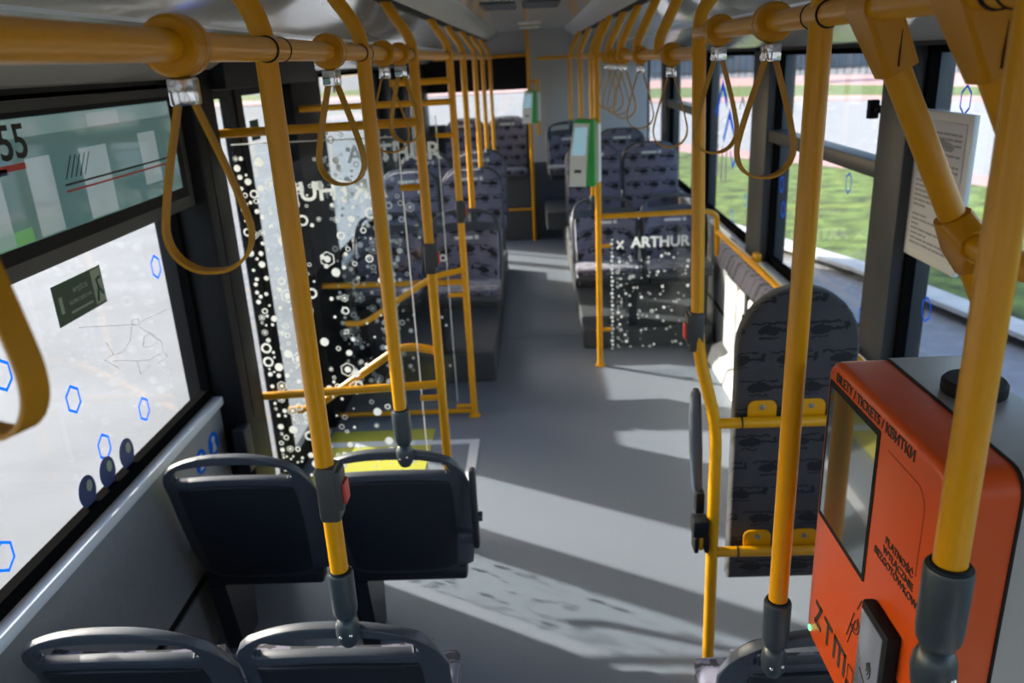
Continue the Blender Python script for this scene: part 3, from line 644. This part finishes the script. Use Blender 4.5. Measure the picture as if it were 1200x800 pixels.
# low glass panel on the wheelchair-bay side
p = thing('glass_partition', 'low clear glass panel with white dots and lettering under a yellow bar', 'partition', (.75, 4.972, 0))
part_tube('top_bar', fillet([(.385, 4.972, .998), (1.06, 4.972, 1.003), (1.12, 4.972, .98), (1.135, 4.972, .72)], .07), .0165, YEL, p)
part_box('glass_pane', (.435, 4.968, .10), (1.12, 4.976, .93), GLASSP, p)
bm = bmesh.new()
for k in range(28): add_prism(bm, ngon(10, .006 + .002 * (k % 3)), (.465 + .004 * (k % 2), 4.9655, .12 + k * .027), (1, 0, 0), (0, 0, 1), .0006)
e = obj('edge_dots', bm, WINK, p, False); e['kind'] = 'stuff'
dots(p, 4.9655, .50, .95, .12, .76, 120, 2.2, seed=11, rmax=.012, sizes=(.004, .005, .006, .008, .010, .012))
text('lettering', 'ARTHUR', (.585, 4.965, .795), (1, 0, 0), (0, 0, 1), WINK, p, width=.375, bold=.03)
bm = bmesh.new(); add_tube(bm, [(.50, 4.9655, .79), (.54, 4.9655, .84)], .006, 5); add_tube(bm, [(.54, 4.9655, .79), (.50, 4.9655, .84)], .006, 5); obj('cross_emblem', bm, WINK, p, False)
for z in (.81, .252): stub(p, .385, 4.972, z, 1, .075)

# ------------------------------------------------------------------ validators
def validator(x, y, z0, h, wd, label):
    o = thing('ticket_validator', label, 'validator', (x, y, z0)); dp = .09
    ax = Vector((.97, -.24, 0)); ay = Vector((0, 0, 1)); nn = Vector((-.24, -.97, 0))
    def pr(name, poly, off, depth, m, par):
        bm = bmesh.new(); add_prism(bm, poly, Vector((x, y, z0)) + nn * off, ax, ay, depth); return obj(name, bm, m, par, False)
    body = pr('body', [(-wd * .5, 0), (wd * .12, 0), (wd * .2, h * .5), (wd * .3, h), (-wd * .28, h), (-wd * .44, h * .55)], -.03, .09, WHITEP, o)
    pr('green_shell', [(wd * .12, 0), (wd * .42, 0), (wd * .42, h * .98), (wd * .3, h), (wd * .2, h * .5)], -.05, .115, GREEN, o)
    pr('green_cap', [(-wd * .3, h), (wd * .42, h * .98), (wd * .42, h * 1.03), (-wd * .25, h * 1.05)], -.05, .115, GREEN, o)
    pr('back_shell', [(wd * .42, .02), (wd * .56, .02), (wd * .56, h * .96), (wd * .42, h * .98)], -.05, .08, WHITEP, o)
    pr('screen', [(-wd * .38, h * .5), (wd * .12, h * .5), (wd * .2, h * .93), (-wd * .24, h * .93)], .06, .003, BLUESCR, body)
    pr('slot', [(-wd * .3, h * .22), (-wd * .05, h * .22), (-wd * .05, h * .27), (-wd * .3, h * .27)], .06, .002, DGREY, body); return o
validator(.30, 4.93, 1.205, .375, .17, 'green and white ticket validator on the pole above the low glass panel')
v2 = validator(-.02, 8.87, 1.30, .32, .17, 'small green and white ticket validator on the post by the rear window')
part_tube('mounting_tube', [(.06, 8.93, 1.17), (.06, 8.93, 1.75)], .019, YEL, v2); part_tube('mounting_arm', [(.06, 8.93, 1.72), (-.03, 8.95, 1.72)], .014, YEL, v2)

# ------------------------------------------------------------------ seats
def seat_mesh():
    """a moulded bus seat, local coords: faces +y, origin on the floor under the grip"""
    o = thing('bus_seat', 'x', 'seat', (0, 0, 0))
    def back_y(z): return .12 * ((.87 - z) / .5) ** 1.15 if z < .87 else 0     # lean of the back
    def half(z):
        for (z0, a), (z1, b) in zip(HW, HW[1:]):
            if z <= z1: t = max(0, (z - z0) / (z1 - z0)); return a + (b - a) * t
        return HW[-1][1]
    HW = [(.36, .212), (.45, .224), (.58, .231), (.70, .233), (.76, .230), (.80, .226), (.84, .214), (.862, .20), (.88, .185)]
    def sheet(zs, us, off, scale, wrap, top, hole=None):
        bm = bmesh.new(); g_ = []
        for z in zs:
            row = []
            for u in us:
                t = max(0, (z - .70) / .174); x = u * half(z) * scale
                row.append(bm.verts.new((x, back_y(z) + off + wrap * (1 - .8 * min(1, t)) * abs(u) ** 3.5, z - top * t * abs(u) ** 2.6)))
            g_.append(row)
        for j in range(len(zs) - 1):
            for i in range(len(us) - 1):
                uc = (us[i] + us[i + 1]) / 2; zc = (zs[j] + zs[j + 1]) / 2
                if hole and hole[0] < zc < hole[1] and abs(uc) < hole[2] - (.05 if (zc < hole[0] + .006 or zc > hole[1] - .006) else 0): continue
                bm.faces.new((g_[j][i], g_[j][i + 1], g_[j + 1][i + 1], g_[j + 1][i]))
        return bm
    def patch(z0, z1, off, scale, nu=14, nv=12, wrap=.055, top=None): return sheet([z0 + (z1 - z0) * j / nv for j in range(nv + 1)], [-1 + 2 * i / nu for i in range(nu + 1)], off, scale, wrap, top or 0)
    def solid(bm, t):
        bmesh.ops.recalc_face_normals(bm, faces=bm.faces[:]); y_ = min(v.co.y for v in bm.verts); bmesh.ops.solidify(bm, geom=bm.faces[:], thickness=t)
        y2 = min(v.co.y for v in bm.verts)
        if y2 < y_ - t * .4: bmesh.ops.translate(bm, vec=(0, y_ - y2, 0), verts=bm.verts[:])      # thickness always goes to the front
        return bm
    zs_ = [.36, .40, .45, .50, .55, .60, .65, .70, .74, .775, .790, .796, .803, .812, .822, .830, .836, .842, .850, .858, .866, .872]
    us_ = [-1, -.97, -.93, -.88, -.82, -.77, -.70, -.6, -.45, -.3, -.15, 0, .15, .3, .45, .6, .70, .77, .82, .88, .93, .97, 1]
    bm = solid(sheet(zs_, us_, 0, .98, .05, .042, (.790, .842, .82)), .026)
    es = [e for e in bm.edges if len(e.link_faces) == 2 and e.calc_face_angle(0) > 1.0]
    bmesh.ops.bevel(bm, geom=es, offset=.006, segments=2, affect='EDGES', profile=.5)
    obj('back_shell', bm, SHELL, o, local=True)
    bm = solid(sheet([.375, .42, .5, .58, .66, .72, .745, .757, .762], us_, -.010, .78, .030, .05), .014)
    es = [e for e in bm.edges if len(e.link_faces) == 2 and e.calc_face_angle(0) > 1.0]
    bmesh.ops.bevel(bm, geom=es, offset=.004, segments=2, affect='EDGES', profile=.5)
    obj('back_panel', bm, SHELL2, o, local=True)
    obj('back_cushion', solid(patch(.44, .742, .045, .88, wrap=.03, top=.03), .030), FAB, o, local=True)
    b = bmesh.new(); add_box(b, (-.05, .10, .690), (.065, .1185, .708)); add_box(b, (-.085, .10, .690), (-.062, .1185, .712)); obj('headrest_label', b, WHITEP, o, False, local=True)
    bm = bmesh.new(); add_box(bm, (-.222, .175, .36), (.222, .435, .405), .02, 3); obj('seat_pan', bm, SHELL, o, local=True)
    bm = bmesh.new(); add_box(bm, (-.220, .17, .40), (.220, .44, .445), .02, 3); obj('seat_cushion', bm, FAB, o, local=True)
    bm = bmesh.new(); add_box(bm, (-.20, .14, .31), (.20, .20, .36), .01); add_box(bm, (-.20, .34, .31), (.20, .39, .36), .01); obj('cross_beam', bm, SHELL2, o, local=True)
    bm = bmesh.new(); add_prism(bm, [(.14, .31), (.39, .31), (.34, .0), (.20, .0)], (-.03, 0, 0), (0, 1, 0), (0, 0, 1), .06); obj('pedestal', bm, SHELL2, o, False, local=True)
    return o
def high_back_mesh():
    """tall fabric seat with a rounded head, no grip; faces +y"""
    o = thing('high_back_seat', 'x', 'seat', (0, 0, 0))
    def poly(w_, z0, z1, r):
        p_ = [(-w_, z0), (w_, z0)]
        for k in range(13): t = PI * k / 12; p_.append(((w_ - r) * (1 if k < 6.5 else -1) + r * math.cos(t) if k != 6 else 0, z1 - r + r * math.sin(t)))
        return p_
    for nm, w_, z0, z1, y_, th, m in (('back_shell', .235, .36, 1.00, .10, .035, SHELL), ('back_cushion', .222, .44, .985, .145, .045, FAB)):
        bm = bmesh.new(); add_prism(bm, poly(w_, z0, z1, .15), (0, 0, 0), (1, 0, 0), (0, 0, 1), th)
        bmesh.ops.recalc_face_normals(bm, faces=bm.faces[:])
        bmesh.ops.bevel(bm, geom=[e for e in bm.edges if any(len(f.verts) > 6 for f in e.link_faces)], offset=.012, segments=2, affect='EDGES', profile=.5)
        for v in bm.verts: v.co.y += y_ - .11 * (v.co.z - .40) / .6
        obj(nm, bm, m, o, local=True)
    b = bmesh.new(); add_box(b, (-.05, .05, .905), (.075, .063, .925)); add_box(b, (-.085, .05, .902), (-.062, .063, .93)); obj('headrest_label', b, WHITEP, o, False, local=True)
    bm = bmesh.new(); add_box(bm, (-.222, .13, .36), (.222, .50, .405), .02, 3); obj('seat_pan', bm, SHELL, o, local=True)
    bm = bmesh.new(); add_box(bm, (-.220, .13, .40), (.220, .51, .445), .02, 3); obj('seat_cushion', bm, FAB, o, local=True)
    bm = bmesh.new(); add_prism(bm, [(.16, .36), (.42, .36), (.38, .0), (.20, .0)], (-.03, 0, 0), (0, 1, 0), (0, 0, 1), .06); obj('pedestal', bm, SHELL2, o, False, local=True)
    return o
hb = high_back_mesh(); hfirst = [True]
def high_seat(x, y, z, label, group=None):
    if hfirst[0]: hfirst[0] = False; o = hb; o.location = (x, y, z); o.rotation_euler = (0, 0, PI); o['label'] = label
    else: o = dup(hb, (x, y, z), PI, label)
    if group: o['group'] = group
    return o
st = seat_mesh(); first = [True]
def seat(x, y, z, label, rz=0.0, group=None):
    r_ = seat_(x, y, z, label, rz, group); sx_ = (-1 if x < 0 else 1) * (1 if rz == 0 else -1)
    for c_ in r_.children:
        if c_.name.startswith('pedestal'): c_.location.x = sx_ * .17
    return r_
def seat_(x, y, z, label, rz=0.0, group=None):
    if first[0]:
        first[0] = False; st.location = (x, y, z); st.rotation_euler = (0, 0, rz); st['label'] = label
        if group: st['group'] = group
        return st
    return dup(st, (x, y, z), rz, label, group)
seat(-.968, 2.115, 0, 'charcoal bus seat seen from behind between white wall panel and its twin')
s2 = seat(-.480, 2.115, 0, 'charcoal bus seat with folded arm pad at the aisle, seen from behind')
bm = bmesh.new(); add_box(bm, (.240, .03, .50), (.260, .075, .775), .010, 3); obj('arm_pad', bm, SHELL2, s2, local=True)
bm = bmesh.new(); add_box(bm, (.19, .06, .50), (.245, .10, .54), .008); obj('arm_bracket', bm, SHELL, s2, local=True)
bm = bmesh.new(); add_tube(bm, [(.26, .065, .60), (.272, .065, .60)], .016, 12); obj('arm_knob', bm, SHELL, s2, local=True)
seat(-.968, 1.377, -.035, 'charcoal bus seat whose grip shows next to the sunlit window ledge')
seat(-.480, 1.377, -.035, 'charcoal bus seat holding the pole with the red stop key')
seat(.60, 1.337, -.05, 'dark bus seat beneath the ticket machine with a yellow pole on its grip')
seat(-.462, 5.10, .20, 'gripped aisle seat in helicopter fabric just beyond the far door partition', PI); seat(-.950, 5.10, .20, 'gripped window seat in helicopter fabric just beyond the far door partition', PI)
for y, n in ((6.15, 'middle'), (7.15, 'last')):
    high_seat(-.485, y, .22 if y > 7 else .20, 'round-headed aisle seat in helicopter fabric, %s row on the door side' % n); high_seat(-.968, y, .22 if y > 7 else .20, 'round-headed window seat in helicopter fabric, %s row on the door side' % n)
seat(.475, 5.70, .14, 'gripped aisle seat in helicopter fabric behind the low glass panel', PI); seat(.96, 5.70, .14, 'gripped window seat in helicopter fabric behind the low glass panel', PI)
high_seat(.49, 6.86, .255, 'round-headed raised aisle seat behind the low glass panel seats'); high_seat(.968, 6.86, .255, 'round-headed raised window seat behind the low glass panel seats')
high_seat(.82, 7.75, .30, 'round-headed seat half hidden in the third row on the validator side')
seat(.36, 8.75, .44, 'raised seat with grip against the pale grey rear panel', PI)
high_seat(-.305, 9.42, .35, 'dark patterned rear bench seat under the rear window beside the yellow post'); high_seat(-.785, 9.42, .35, 'dark patterned rear bench seat under the rear window near the wall')

# ------------------------------------------------------------------ wheelchair bay
o = thing('wheelchair_frame', 'yellow bent post with two cross bars carrying the upholstered back board', 'frame', (.505, 2.13, 0))
part_tube('post', fillet([(.505, 2.13, 0), (.516, 2.19, .885), (.457, 2.215, 1.12), (.452, 2.29, ZR), (.455, 2.292, ZR + .05), (.517, 2.295, 2.125), (.552, 2.295, 2.20)], .09), PR, YEL, o, 18)
for z, yb in ((.889, 2.19), (.456, 2.161)):
    b = part_tube('cross_bar', [(.512, yb, z), (1.2, yb, z - .005)], .0165, YEL, o); part_tube('black_ring', [(.588, yb, z), (.592, yb, z)], .0185, BLK, b)
    for x in (.655, .80, .95):
        bm = bmesh.new(); add_prism(bm, rrect(.085, .075, .022), (x, yb + .022, z + .025), (1, 0, 0), (0, 0, 1), .006); tb = obj('mounting_tab', bm, YEL, b, False)
        bm = bmesh.new(); add_lathe(bm, [(.008, 0), (.008, .004), (.004, .006)], (x, yb + .016, z + .042), (0, -1, 0), 8); obj('bolt', bm, STEEL, tb)
o = thing('back_board', 'tall round-topped board upholstered in dark helicopter fabric in the wheelchair bay', 'back board', (.755, 2.24, .30))
poly = [(-.178, 0), (.178, 0), (.178, .80)] + [(.178 * math.cos(t) , .80 + .185 * math.sin(t)) for t in [PI * k / 16 for k in range(1, 16)]] + [(-.178, .80)]
bm = bmesh.new(); add_prism(bm, poly, (.755, 2.277, .312), (1, 0, 0), (0, 0, 1), .062)
bmesh.ops.recalc_face_normals(bm, faces=bm.faces[:])
es = [e for e in bm.edges if len(e.link_faces) == 2 and any(len(f.verts) > 6 for f in e.link_faces)]
bmesh.ops.bevel(bm, geom=es, offset=.014, segments=3, affect='EDGES', profile=.5); obj('padded_panel', bm, FABD, o)
part_box('backing_plate', (.60, 2.277, .32), (.91, 2.285, 1.2), DGREY, o)
o = thing('folded_armrest', 'slate padded armrest folded upright on the bent wheelchair-bay post', 'armrest', (.475, 2.23, .6))
bm = bmesh.new(); add_tube(bm, [(.458, 2.225, .990), (.458, 2.225, .975), (.459, 2.225, .90), (.464, 2.225, .78), (.471, 2.225, .66), (.477, 2.225, .62)], [.008, .016, .0195, .0205, .016, .012], 14); obj('pad', bm, PADGREY, o)
part_box('hinge', (.462, 2.19, .575), (.49, 2.235, .65), BLK, o, .006)
o = thing('belt_buckle', 'black belt buckle with yellow tongue clipped to the bent wheelchair-bay post', 'buckle', (.470, 2.15, .52))
part_box('buckle_body', (.444, 2.13, .525), (.494, 2.19, .585), BLK, o, .010); part_box('buckle_frame', (.448, 2.125, .475), (.462, 2.18, .53), BLK, o, .005); part_box('buckle_frame', (.480, 2.125, .475), (.494, 2.18, .53), BLK, o, .005); part_box('tongue', (.464, 2.135, .48), (.478, 2.155, .525), YEL, o, .003)
o = thing('wall_handrail', 'yellow handrail along the sill of the wheelchair bay', 'handrail', (1.14, 4.2, .86))
part_tube('rail_tube', fillet([(1.14, 2.7, .865), (1.14, 4.9, .862), (1.13, 4.97, .87)], .04), .0165, YEL, o)
for y in (3.0, 4.25): part_tube('bracket', [(1.14, y, .862), (1.20, y, .862)], .012, YEL, o, 10); part_box('bracket_plate', (1.165, y - .03, .855), (1.20, y + .03, .90), YEL, o, .005)
o = thing('wall_pad', 'long wall rest upholstered in pale helicopter fabric below the bay handrail', 'wall pad', (1.17, 4.0, .66)); bm = bmesh.new(); add_box(bm, (1.135, 2.95, .665), (1.19, 4.95, .80), .015, 3); obj('padding', bm, FAB, o)
for y, n in ((4.62, 'nearest the low glass panel'), (4.08, 'in the middle of the wheelchair bay'), (3.54, 'behind the round-topped board')):
    o = thing('wall_hatch', 'white framed wall hatch panel ' + n, 'panel', (1.17, y, .13)); part_box('rubber_frame', (1.172, y - .25, .14), (1.19, y + .25, .645), BLK, o, .01)
    part_box('hatch_panel', (1.16, y - .225, .16), (1.178, y + .225, .625), WHITEP, o, .012); part_box('hatch_inset', (1.156, y - .16, .20), (1.163, y + .16, .585), WHITEP, o, .004)
bm = bmesh.new(); add_prism(bm, [(1.19, 0.0), (1.10, 0.0), (1.125, .10), (1.19, .13)][::-1], (0, 2.9, 0), (1, 0, 0), (0, 0, 1), -2.1); o = obj('baseboard_right', bm, WHITEP, None, False); o['kind'] = 'structure'

# ------------------------------------------------------------------ slanted tubes that carry the ticket machine
def hull_of(name, pts, m, parent, bev=.004):
    bm = bmesh.new()
    for p_ in pts: bm.verts.new(p_)
    r_ = bmesh.ops.convex_hull(bm, input=bm.verts[:]); bmesh.ops.delete(bm, geom=[g_ for g_ in r_['geom_interior'] if isinstance(g_, bmesh.types.BMVert)], context='VERTS')
    return obj(name, bm, m, parent)
def circ(c, axis, r, n=12):
    axis = Vector(axis).normalized(); u = axis.orthogonal().normalized(); v = axis.cross(u); c = Vector(c)
    return [c + (u * math.cos(2 * PI * k / n) + v * math.sin(2 * PI * k / n)) * r for k in range(n)]
sf = thing('slanted_handrail', 'pair of slanted yellow tubes with moulded clamps above the ticket machine', 'handrail', (.56, 1.02, 1.43))
DT = Vector((.446, 0, -.895)).normalized()
for y in (1.142, .90):
    a = Vector((XR, y, ZR)); e = a + DT * .50
    part_tube('slanted_tube', [a, e], PR, YEL, sf, 18)
    dv = DT.cross(Vector((0, 1, 0))).normalized(); t1 = [a + DT * .090 + dv * q[0] + Vector((0, q[1], 0)) for q in rrect(.047, .050, .010, 3)]; top_ = []
    for yy in (-.031, .031): top_ += circ((XR, y + yy, ZR), (0, 1, 0), .0235, 14)
    cl = hull_of('tube_clamp', t1 + top_, YELP, sf)
    part_box('clamp_seam', (XR + .030, y - .0292, ZR - .075), (XR + .0312, y - .0272, ZR - .028), BLK, cl)
    j = a + DT * .355
    hull_of('tube_joint', circ(j - DT * .04, DT, .0255) + [j + DT * .01 + dv * q[0] + Vector((0, q[1], 0)) for q in rrect(.050, .052, .012, 3)] + circ(j + DT * .045, DT, .0225) + circ(j + Vector((0, -.045 if y > 1 else .045, 0)), (0, 1, 0), .0235), YELP, sf)
j1 = Vector((XR, 1.142, ZR)) + DT * .355; j2 = Vector((XR, .90, ZR)) + DT * .355
part_tube('cross_tube', [j1, j2], PR, YEL, sf, 18)

# ------------------------------------------------------------------ ticket machine
tm = thing('ticket_machine', 'orange wall-hung ticket machine with screen and card reader behind the yellow pole', 'ticket machine', (.60, 1.095, .86))
XM = .50; ya, yz = .882, 1.312; za, zz = .858, 1.437
def yzpoly(poly): return poly
cy_, cz_ = (ya + yz) / 2, (za + zz) / 2
def slab(name, w_, h_, r, x0, x1, m, par, yc=None, zc=None, bev=0.0, chamf=None):
    yc = cy_ if yc is None else yc; zc = cz_ if zc is None else zc
    bm = bmesh.new(); add_prism(bm, rrect(w_, h_, r), (x0, yc, zc), (0, 1, 0), (0, 0, 1), x1 - x0)
    if bev:
        bmesh.ops.recalc_face_normals(bm, faces=bm.faces[:])
        es = [e for e in bm.edges if all(abs(v.co.x - x0) < 1e-6 for v in e.verts)]
        bmesh.ops.bevel(bm, geom=es, offset=bev, segments=3, affect='EDGES', profile=.5)
    return obj(name, bm, m, par)
cover = slab('orange_cover', yz - ya, zz - za, .035, XM, .588, ORANGE, tm, bev=.014)
slab('black_gasket', yz - ya + .004, zz - za + .004, .035, .588, .592, BLK, tm); casing = slab('grey_casing', yz - ya + .002, zz - za + .002, .03, .592, .71, GREYM, tm)
part_box('near_label', (.66, ya - .003, 1.05), (.70, ya, 1.09), BLK, casing); part_box('near_label', (.655, ya - .003, .96), (.70, ya, 1.03), BLK, casing)
bm = bmesh.new(); add_lathe(bm, [(.044, 0), (.046, .004), (.046, .018), (.042, .023), (.02, .024)], (.655, 1.135, zz), (0, 0, 1), 30); obj('antenna_puck', bm, BLK, casing)
# face details (seen from the aisle: left is +y)
rail_l = [(-.5, 0)]
f = slab('screen_bezel', .210, .268, .004, XM - .0012, XM + .002, BLK, cover, 1.190, 1.268)
part_box('screen', (XM - .0022, 1.092, 1.146), (XM + .001, 1.284, 1.392), TSCREEN, f)
text('title_print', 'BILETY / TICKETS / КВИТКИ', (XM - .0006, 1.268, 1.408), (0, -1, 0), (0, 0, 1), INK, cover, width=.290, bold=.004)
for k, s_ in enumerate(('PŁATNOŚĆ', 'WYŁĄCZNIE', 'BEZGOTÓWKOWA')):
    text('payment_print', s_, (XM - .0006, .985, 1.246 - k * .018), (0, -1, 0), (0, 0, 1), INK, cover, size=.0172, align='CENTER', bold=.006)
bm = bmesh.new(); add_tube(bm, fillet([(XM, 1.055, 1.385), (XM, .952, 1.385), (XM, .935, 1.365), (XM, .935, 1.255)], .01), .0010, 6); obj('panel_seam', bm, mat('dark orange seam', (.30, .03, .004), .5), cover)
# three angular transport-authority letters
bm = bmesh.new()
def bars(y_, z_, segs, t=.0085):
    for (a, b, c, d) in segs: add_tube(bm, [(XM - .0003, y_ - a, z_ + b), (XM - .0003, y_ - c, z_ + d)], 0, rect=(.0014, t), up=(1, 0, 0))
bars(1.268, .918, [(0, .04, .030, .04), (.030, .044, .004, -.004), (.0, 0, .034, 0)])
bars(1.222, .918, [(0, .04, .04, .04), (.02, .04, .02, -.004)])
bars(1.172, .918, [(0, .04, .055, .04), (.004, .044, .004, -.004), (.027, .04, .027, -.004), (.051, .044, .051, -.004)])
obj('authority_logo', bm, INK, cover, False)
bm = bmesh.new(); add_lathe(bm, [(.006, 0), (.006, .002), (.003, .003)], (XM, 1.287, .882), (-1, 0, 0), 12); obj('indicator_lamp', bm, LEDM, cover)
# card reader: wedge-shaped black housing with glossy pad
bm = bmesh.new(); add_box(bm, (XM - .022, .945, .962), (XM, 1.039, 1.142), .006); rd = obj('card_reader', bm, BLK, cover)
part_box('reader_pad', (XM - .0235, .957, .978), (XM - .020, 1.031, 1.130), CARDR, rd, .001)
bm = bmesh.new()
for r in (.010, .016, .022): add_tube(bm, [(XM - .0242, 1.000 - r * math.cos(t), 1.05 + r * math.sin(t)) for t in [(-.8 + 1.6 * k / 6) for k in range(7)]], .0010, 5)
add_box(bm, (XM - .0244, 0.985, .99), (XM - .0233, 1.015, 1.0)); add_tube(bm, [(XM - .0242, 1.015, 1.03), (XM - .0242, 0.997, 1.02), (XM - .0242, 0.985, 1.0)], .0012, 5); obj('tap_symbol', bm, INK, rd, False)
bm = bmesh.new()
for r in (.012, .019): add_tube(bm, [(XM - .0004, 1.10 - r * math.cos(t), 1.045 + r * math.sin(t)) for t in [(-2.4 + 3.4 * k / 10) for k in range(11)]], .0011, 5)
add_tube(bm, [(XM - .0004, 1.125, 1.0), (XM - .0004, 1.105, 1.06)], .0012, 5); add_tube(bm, [(XM - .0004, 1.095, 1.075), (XM - .0004, 1.083, 1.10)], .0012, 5); add_tube(bm, [(XM - .0004, 1.118, .99), (XM - .0004, 1.098, 1.05)], .0012, 5); obj('wave_symbol', bm, INK, cover, False)
bm = bmesh.new(); add_ring_poly(bm, rrect(.022, .045, .003), (XM - .0008, 1.095, .935), (0, -1, 0), (0, 0, 1), .88); 
for k in range(3): add_tube(bm, [(XM - .0004, 1.112 - k * .006, .902), (XM - .0004, 1.108 - k * .005, .925)], .0010, 5)
obj('card_symbol', bm, INK, cover, False)
bm = bmesh.new(); add_ring_poly(bm, rrect(.05, .03, .002), (XM - .0008, .945, 1.02), (0, -1, 0), (0, 0, 1), .8); add_box(bm, (XM - .0008, .925, 1.05), (XM, .962, 1.056)); add_box(bm, (XM - .0008, .93, 1.06), (XM, .957, 1.066)); obj('side_symbol', bm, INK, cover, False)

# ------------------------------------------------------------------ destination display over the left window
dp = thing('destination_display', 'long dark-framed passenger display showing route number above the side window', 'display', (-1.17, 1.9, 1.53))
bm = bmesh.new(); add_box(bm, (-1.215, .75, 1.532), (-1.17, 2.722, 1.919), .008); obj('housing', bm, DISPF, dp)
bm = bmesh.new(); add_box(bm, (-1.172, .80, 1.572), (-1.1685, 2.675, 1.894)); sc_ = obj('screen_border', bm, BLK, dp)
scr = part_box('screen', (-1.1692, .82, 1.606), (-1.1675, 2.632, 1.881), SCREEN, dp)
part_box('header_field', (-1.1678, .82, 1.838), (-1.1670, 2.622, 1.879), mat('grey teal header', (.04, .06, .06), .08, emit=(.20, .32, .31), estr=.3), scr)
for a, b, c, d, m_ in ((1.83, 1.93, 1.61, 1.79, SCREFL), (1.62, 1.73, 1.61, 1.775, SCREFL), (2.06, 2.20, 1.61, 1.79, SCREFL), (2.13, 2.30, 1.839, 1.873, SCREFL), (2.39, 2.50, 1.65, 1.80, SCREFL), (1.6, 1.80, 1.608, 1.64, SCREENG)):  # pale patches are reflections painted onto the screen as glowing boxes
    part_box('screen_reflection_and_field', (-1.1678, a, c), (-1.1668, b, d), m_, scr)
text('route_number', '55', (-1.1662, 1.755, 1.795), (0, 1, 0), (0, 0, 1), INK, scr, width=.098, bold=.012)
part_box('route_line', (-1.1670, 1.97, 1.708), (-1.1664, 2.60, 1.713), INK, scr); part_box('route_line', (-1.1670, 1.97, 1.692), (-1.1664, 2.60, 1.697), RED, scr)
part_box('route_badge', (-1.1668, 1.73, 1.770), (-1.1660, 1.83, 1.784), RED, scr); part_box('route_badge', (-1.1668, 1.66, 1.764), (-1.1660, 1.76, 1.778), NAVY, scr)
for k in range(5): part_tube('slanted_stop_name', [(-1.1666, 1.98 + k * .022, 1.725), (-1.1666, 2.02 + k * .022, 1.778)], .0012, INK, scr, 4)

# ------------------------------------------------------------------ notice on the right window
no = thing('framed_notice', 'white framed passenger notice sheet fixed to the window beside the slanted tubes', 'notice', (1.24, 2.52, 1.28))
part_box('frame', (1.238, 2.345, 1.27), (1.256, 2.69, 1.74), WHITEP, no, .004); sh = part_box('sheet', (1.235, 2.372, 1.30), (1.239, 2.663, 1.712), PAPER, no)
rnd = random.Random(4); bm = bmesh.new(); z = 1.69
for k in range(24):
    z -= .0155
    if k in (5, 9, 16): continue
    y = 2.64
    while y > 2.40:
        L = rnd.uniform(.015, .05); add_box(bm, (1.2342, max(y - L, 2.39), z), (1.2352, y, z + .0065)); y -= L + .006
        if rnd.random() < .08: break
pl_ = obj('print_lines', bm, PAPERG, sh, False); pl_['kind'] = 'stuff'
bm = bmesh.new(); add_prism(bm, [(-.09, 0), (-.05, .018), (0, .026), (.06, .018), (.09, 0)], (1.2348, 2.51, 1.635), (0, -1, 0), (0, 0, 1), -.0006); add_box(bm, (1.2340, 2.42, 1.54), (1.2352, 2.47, 1.575)); obj('print_emblem', bm, PAPERG, sh, False)
bm = bmesh.new(); add_lathe(bm, [(.006, 0), (.006, .003)], (1.2345, 2.40, 1.39), (-1, 0, 0), 10); obj('fixing_screw', bm, FRAME, no)
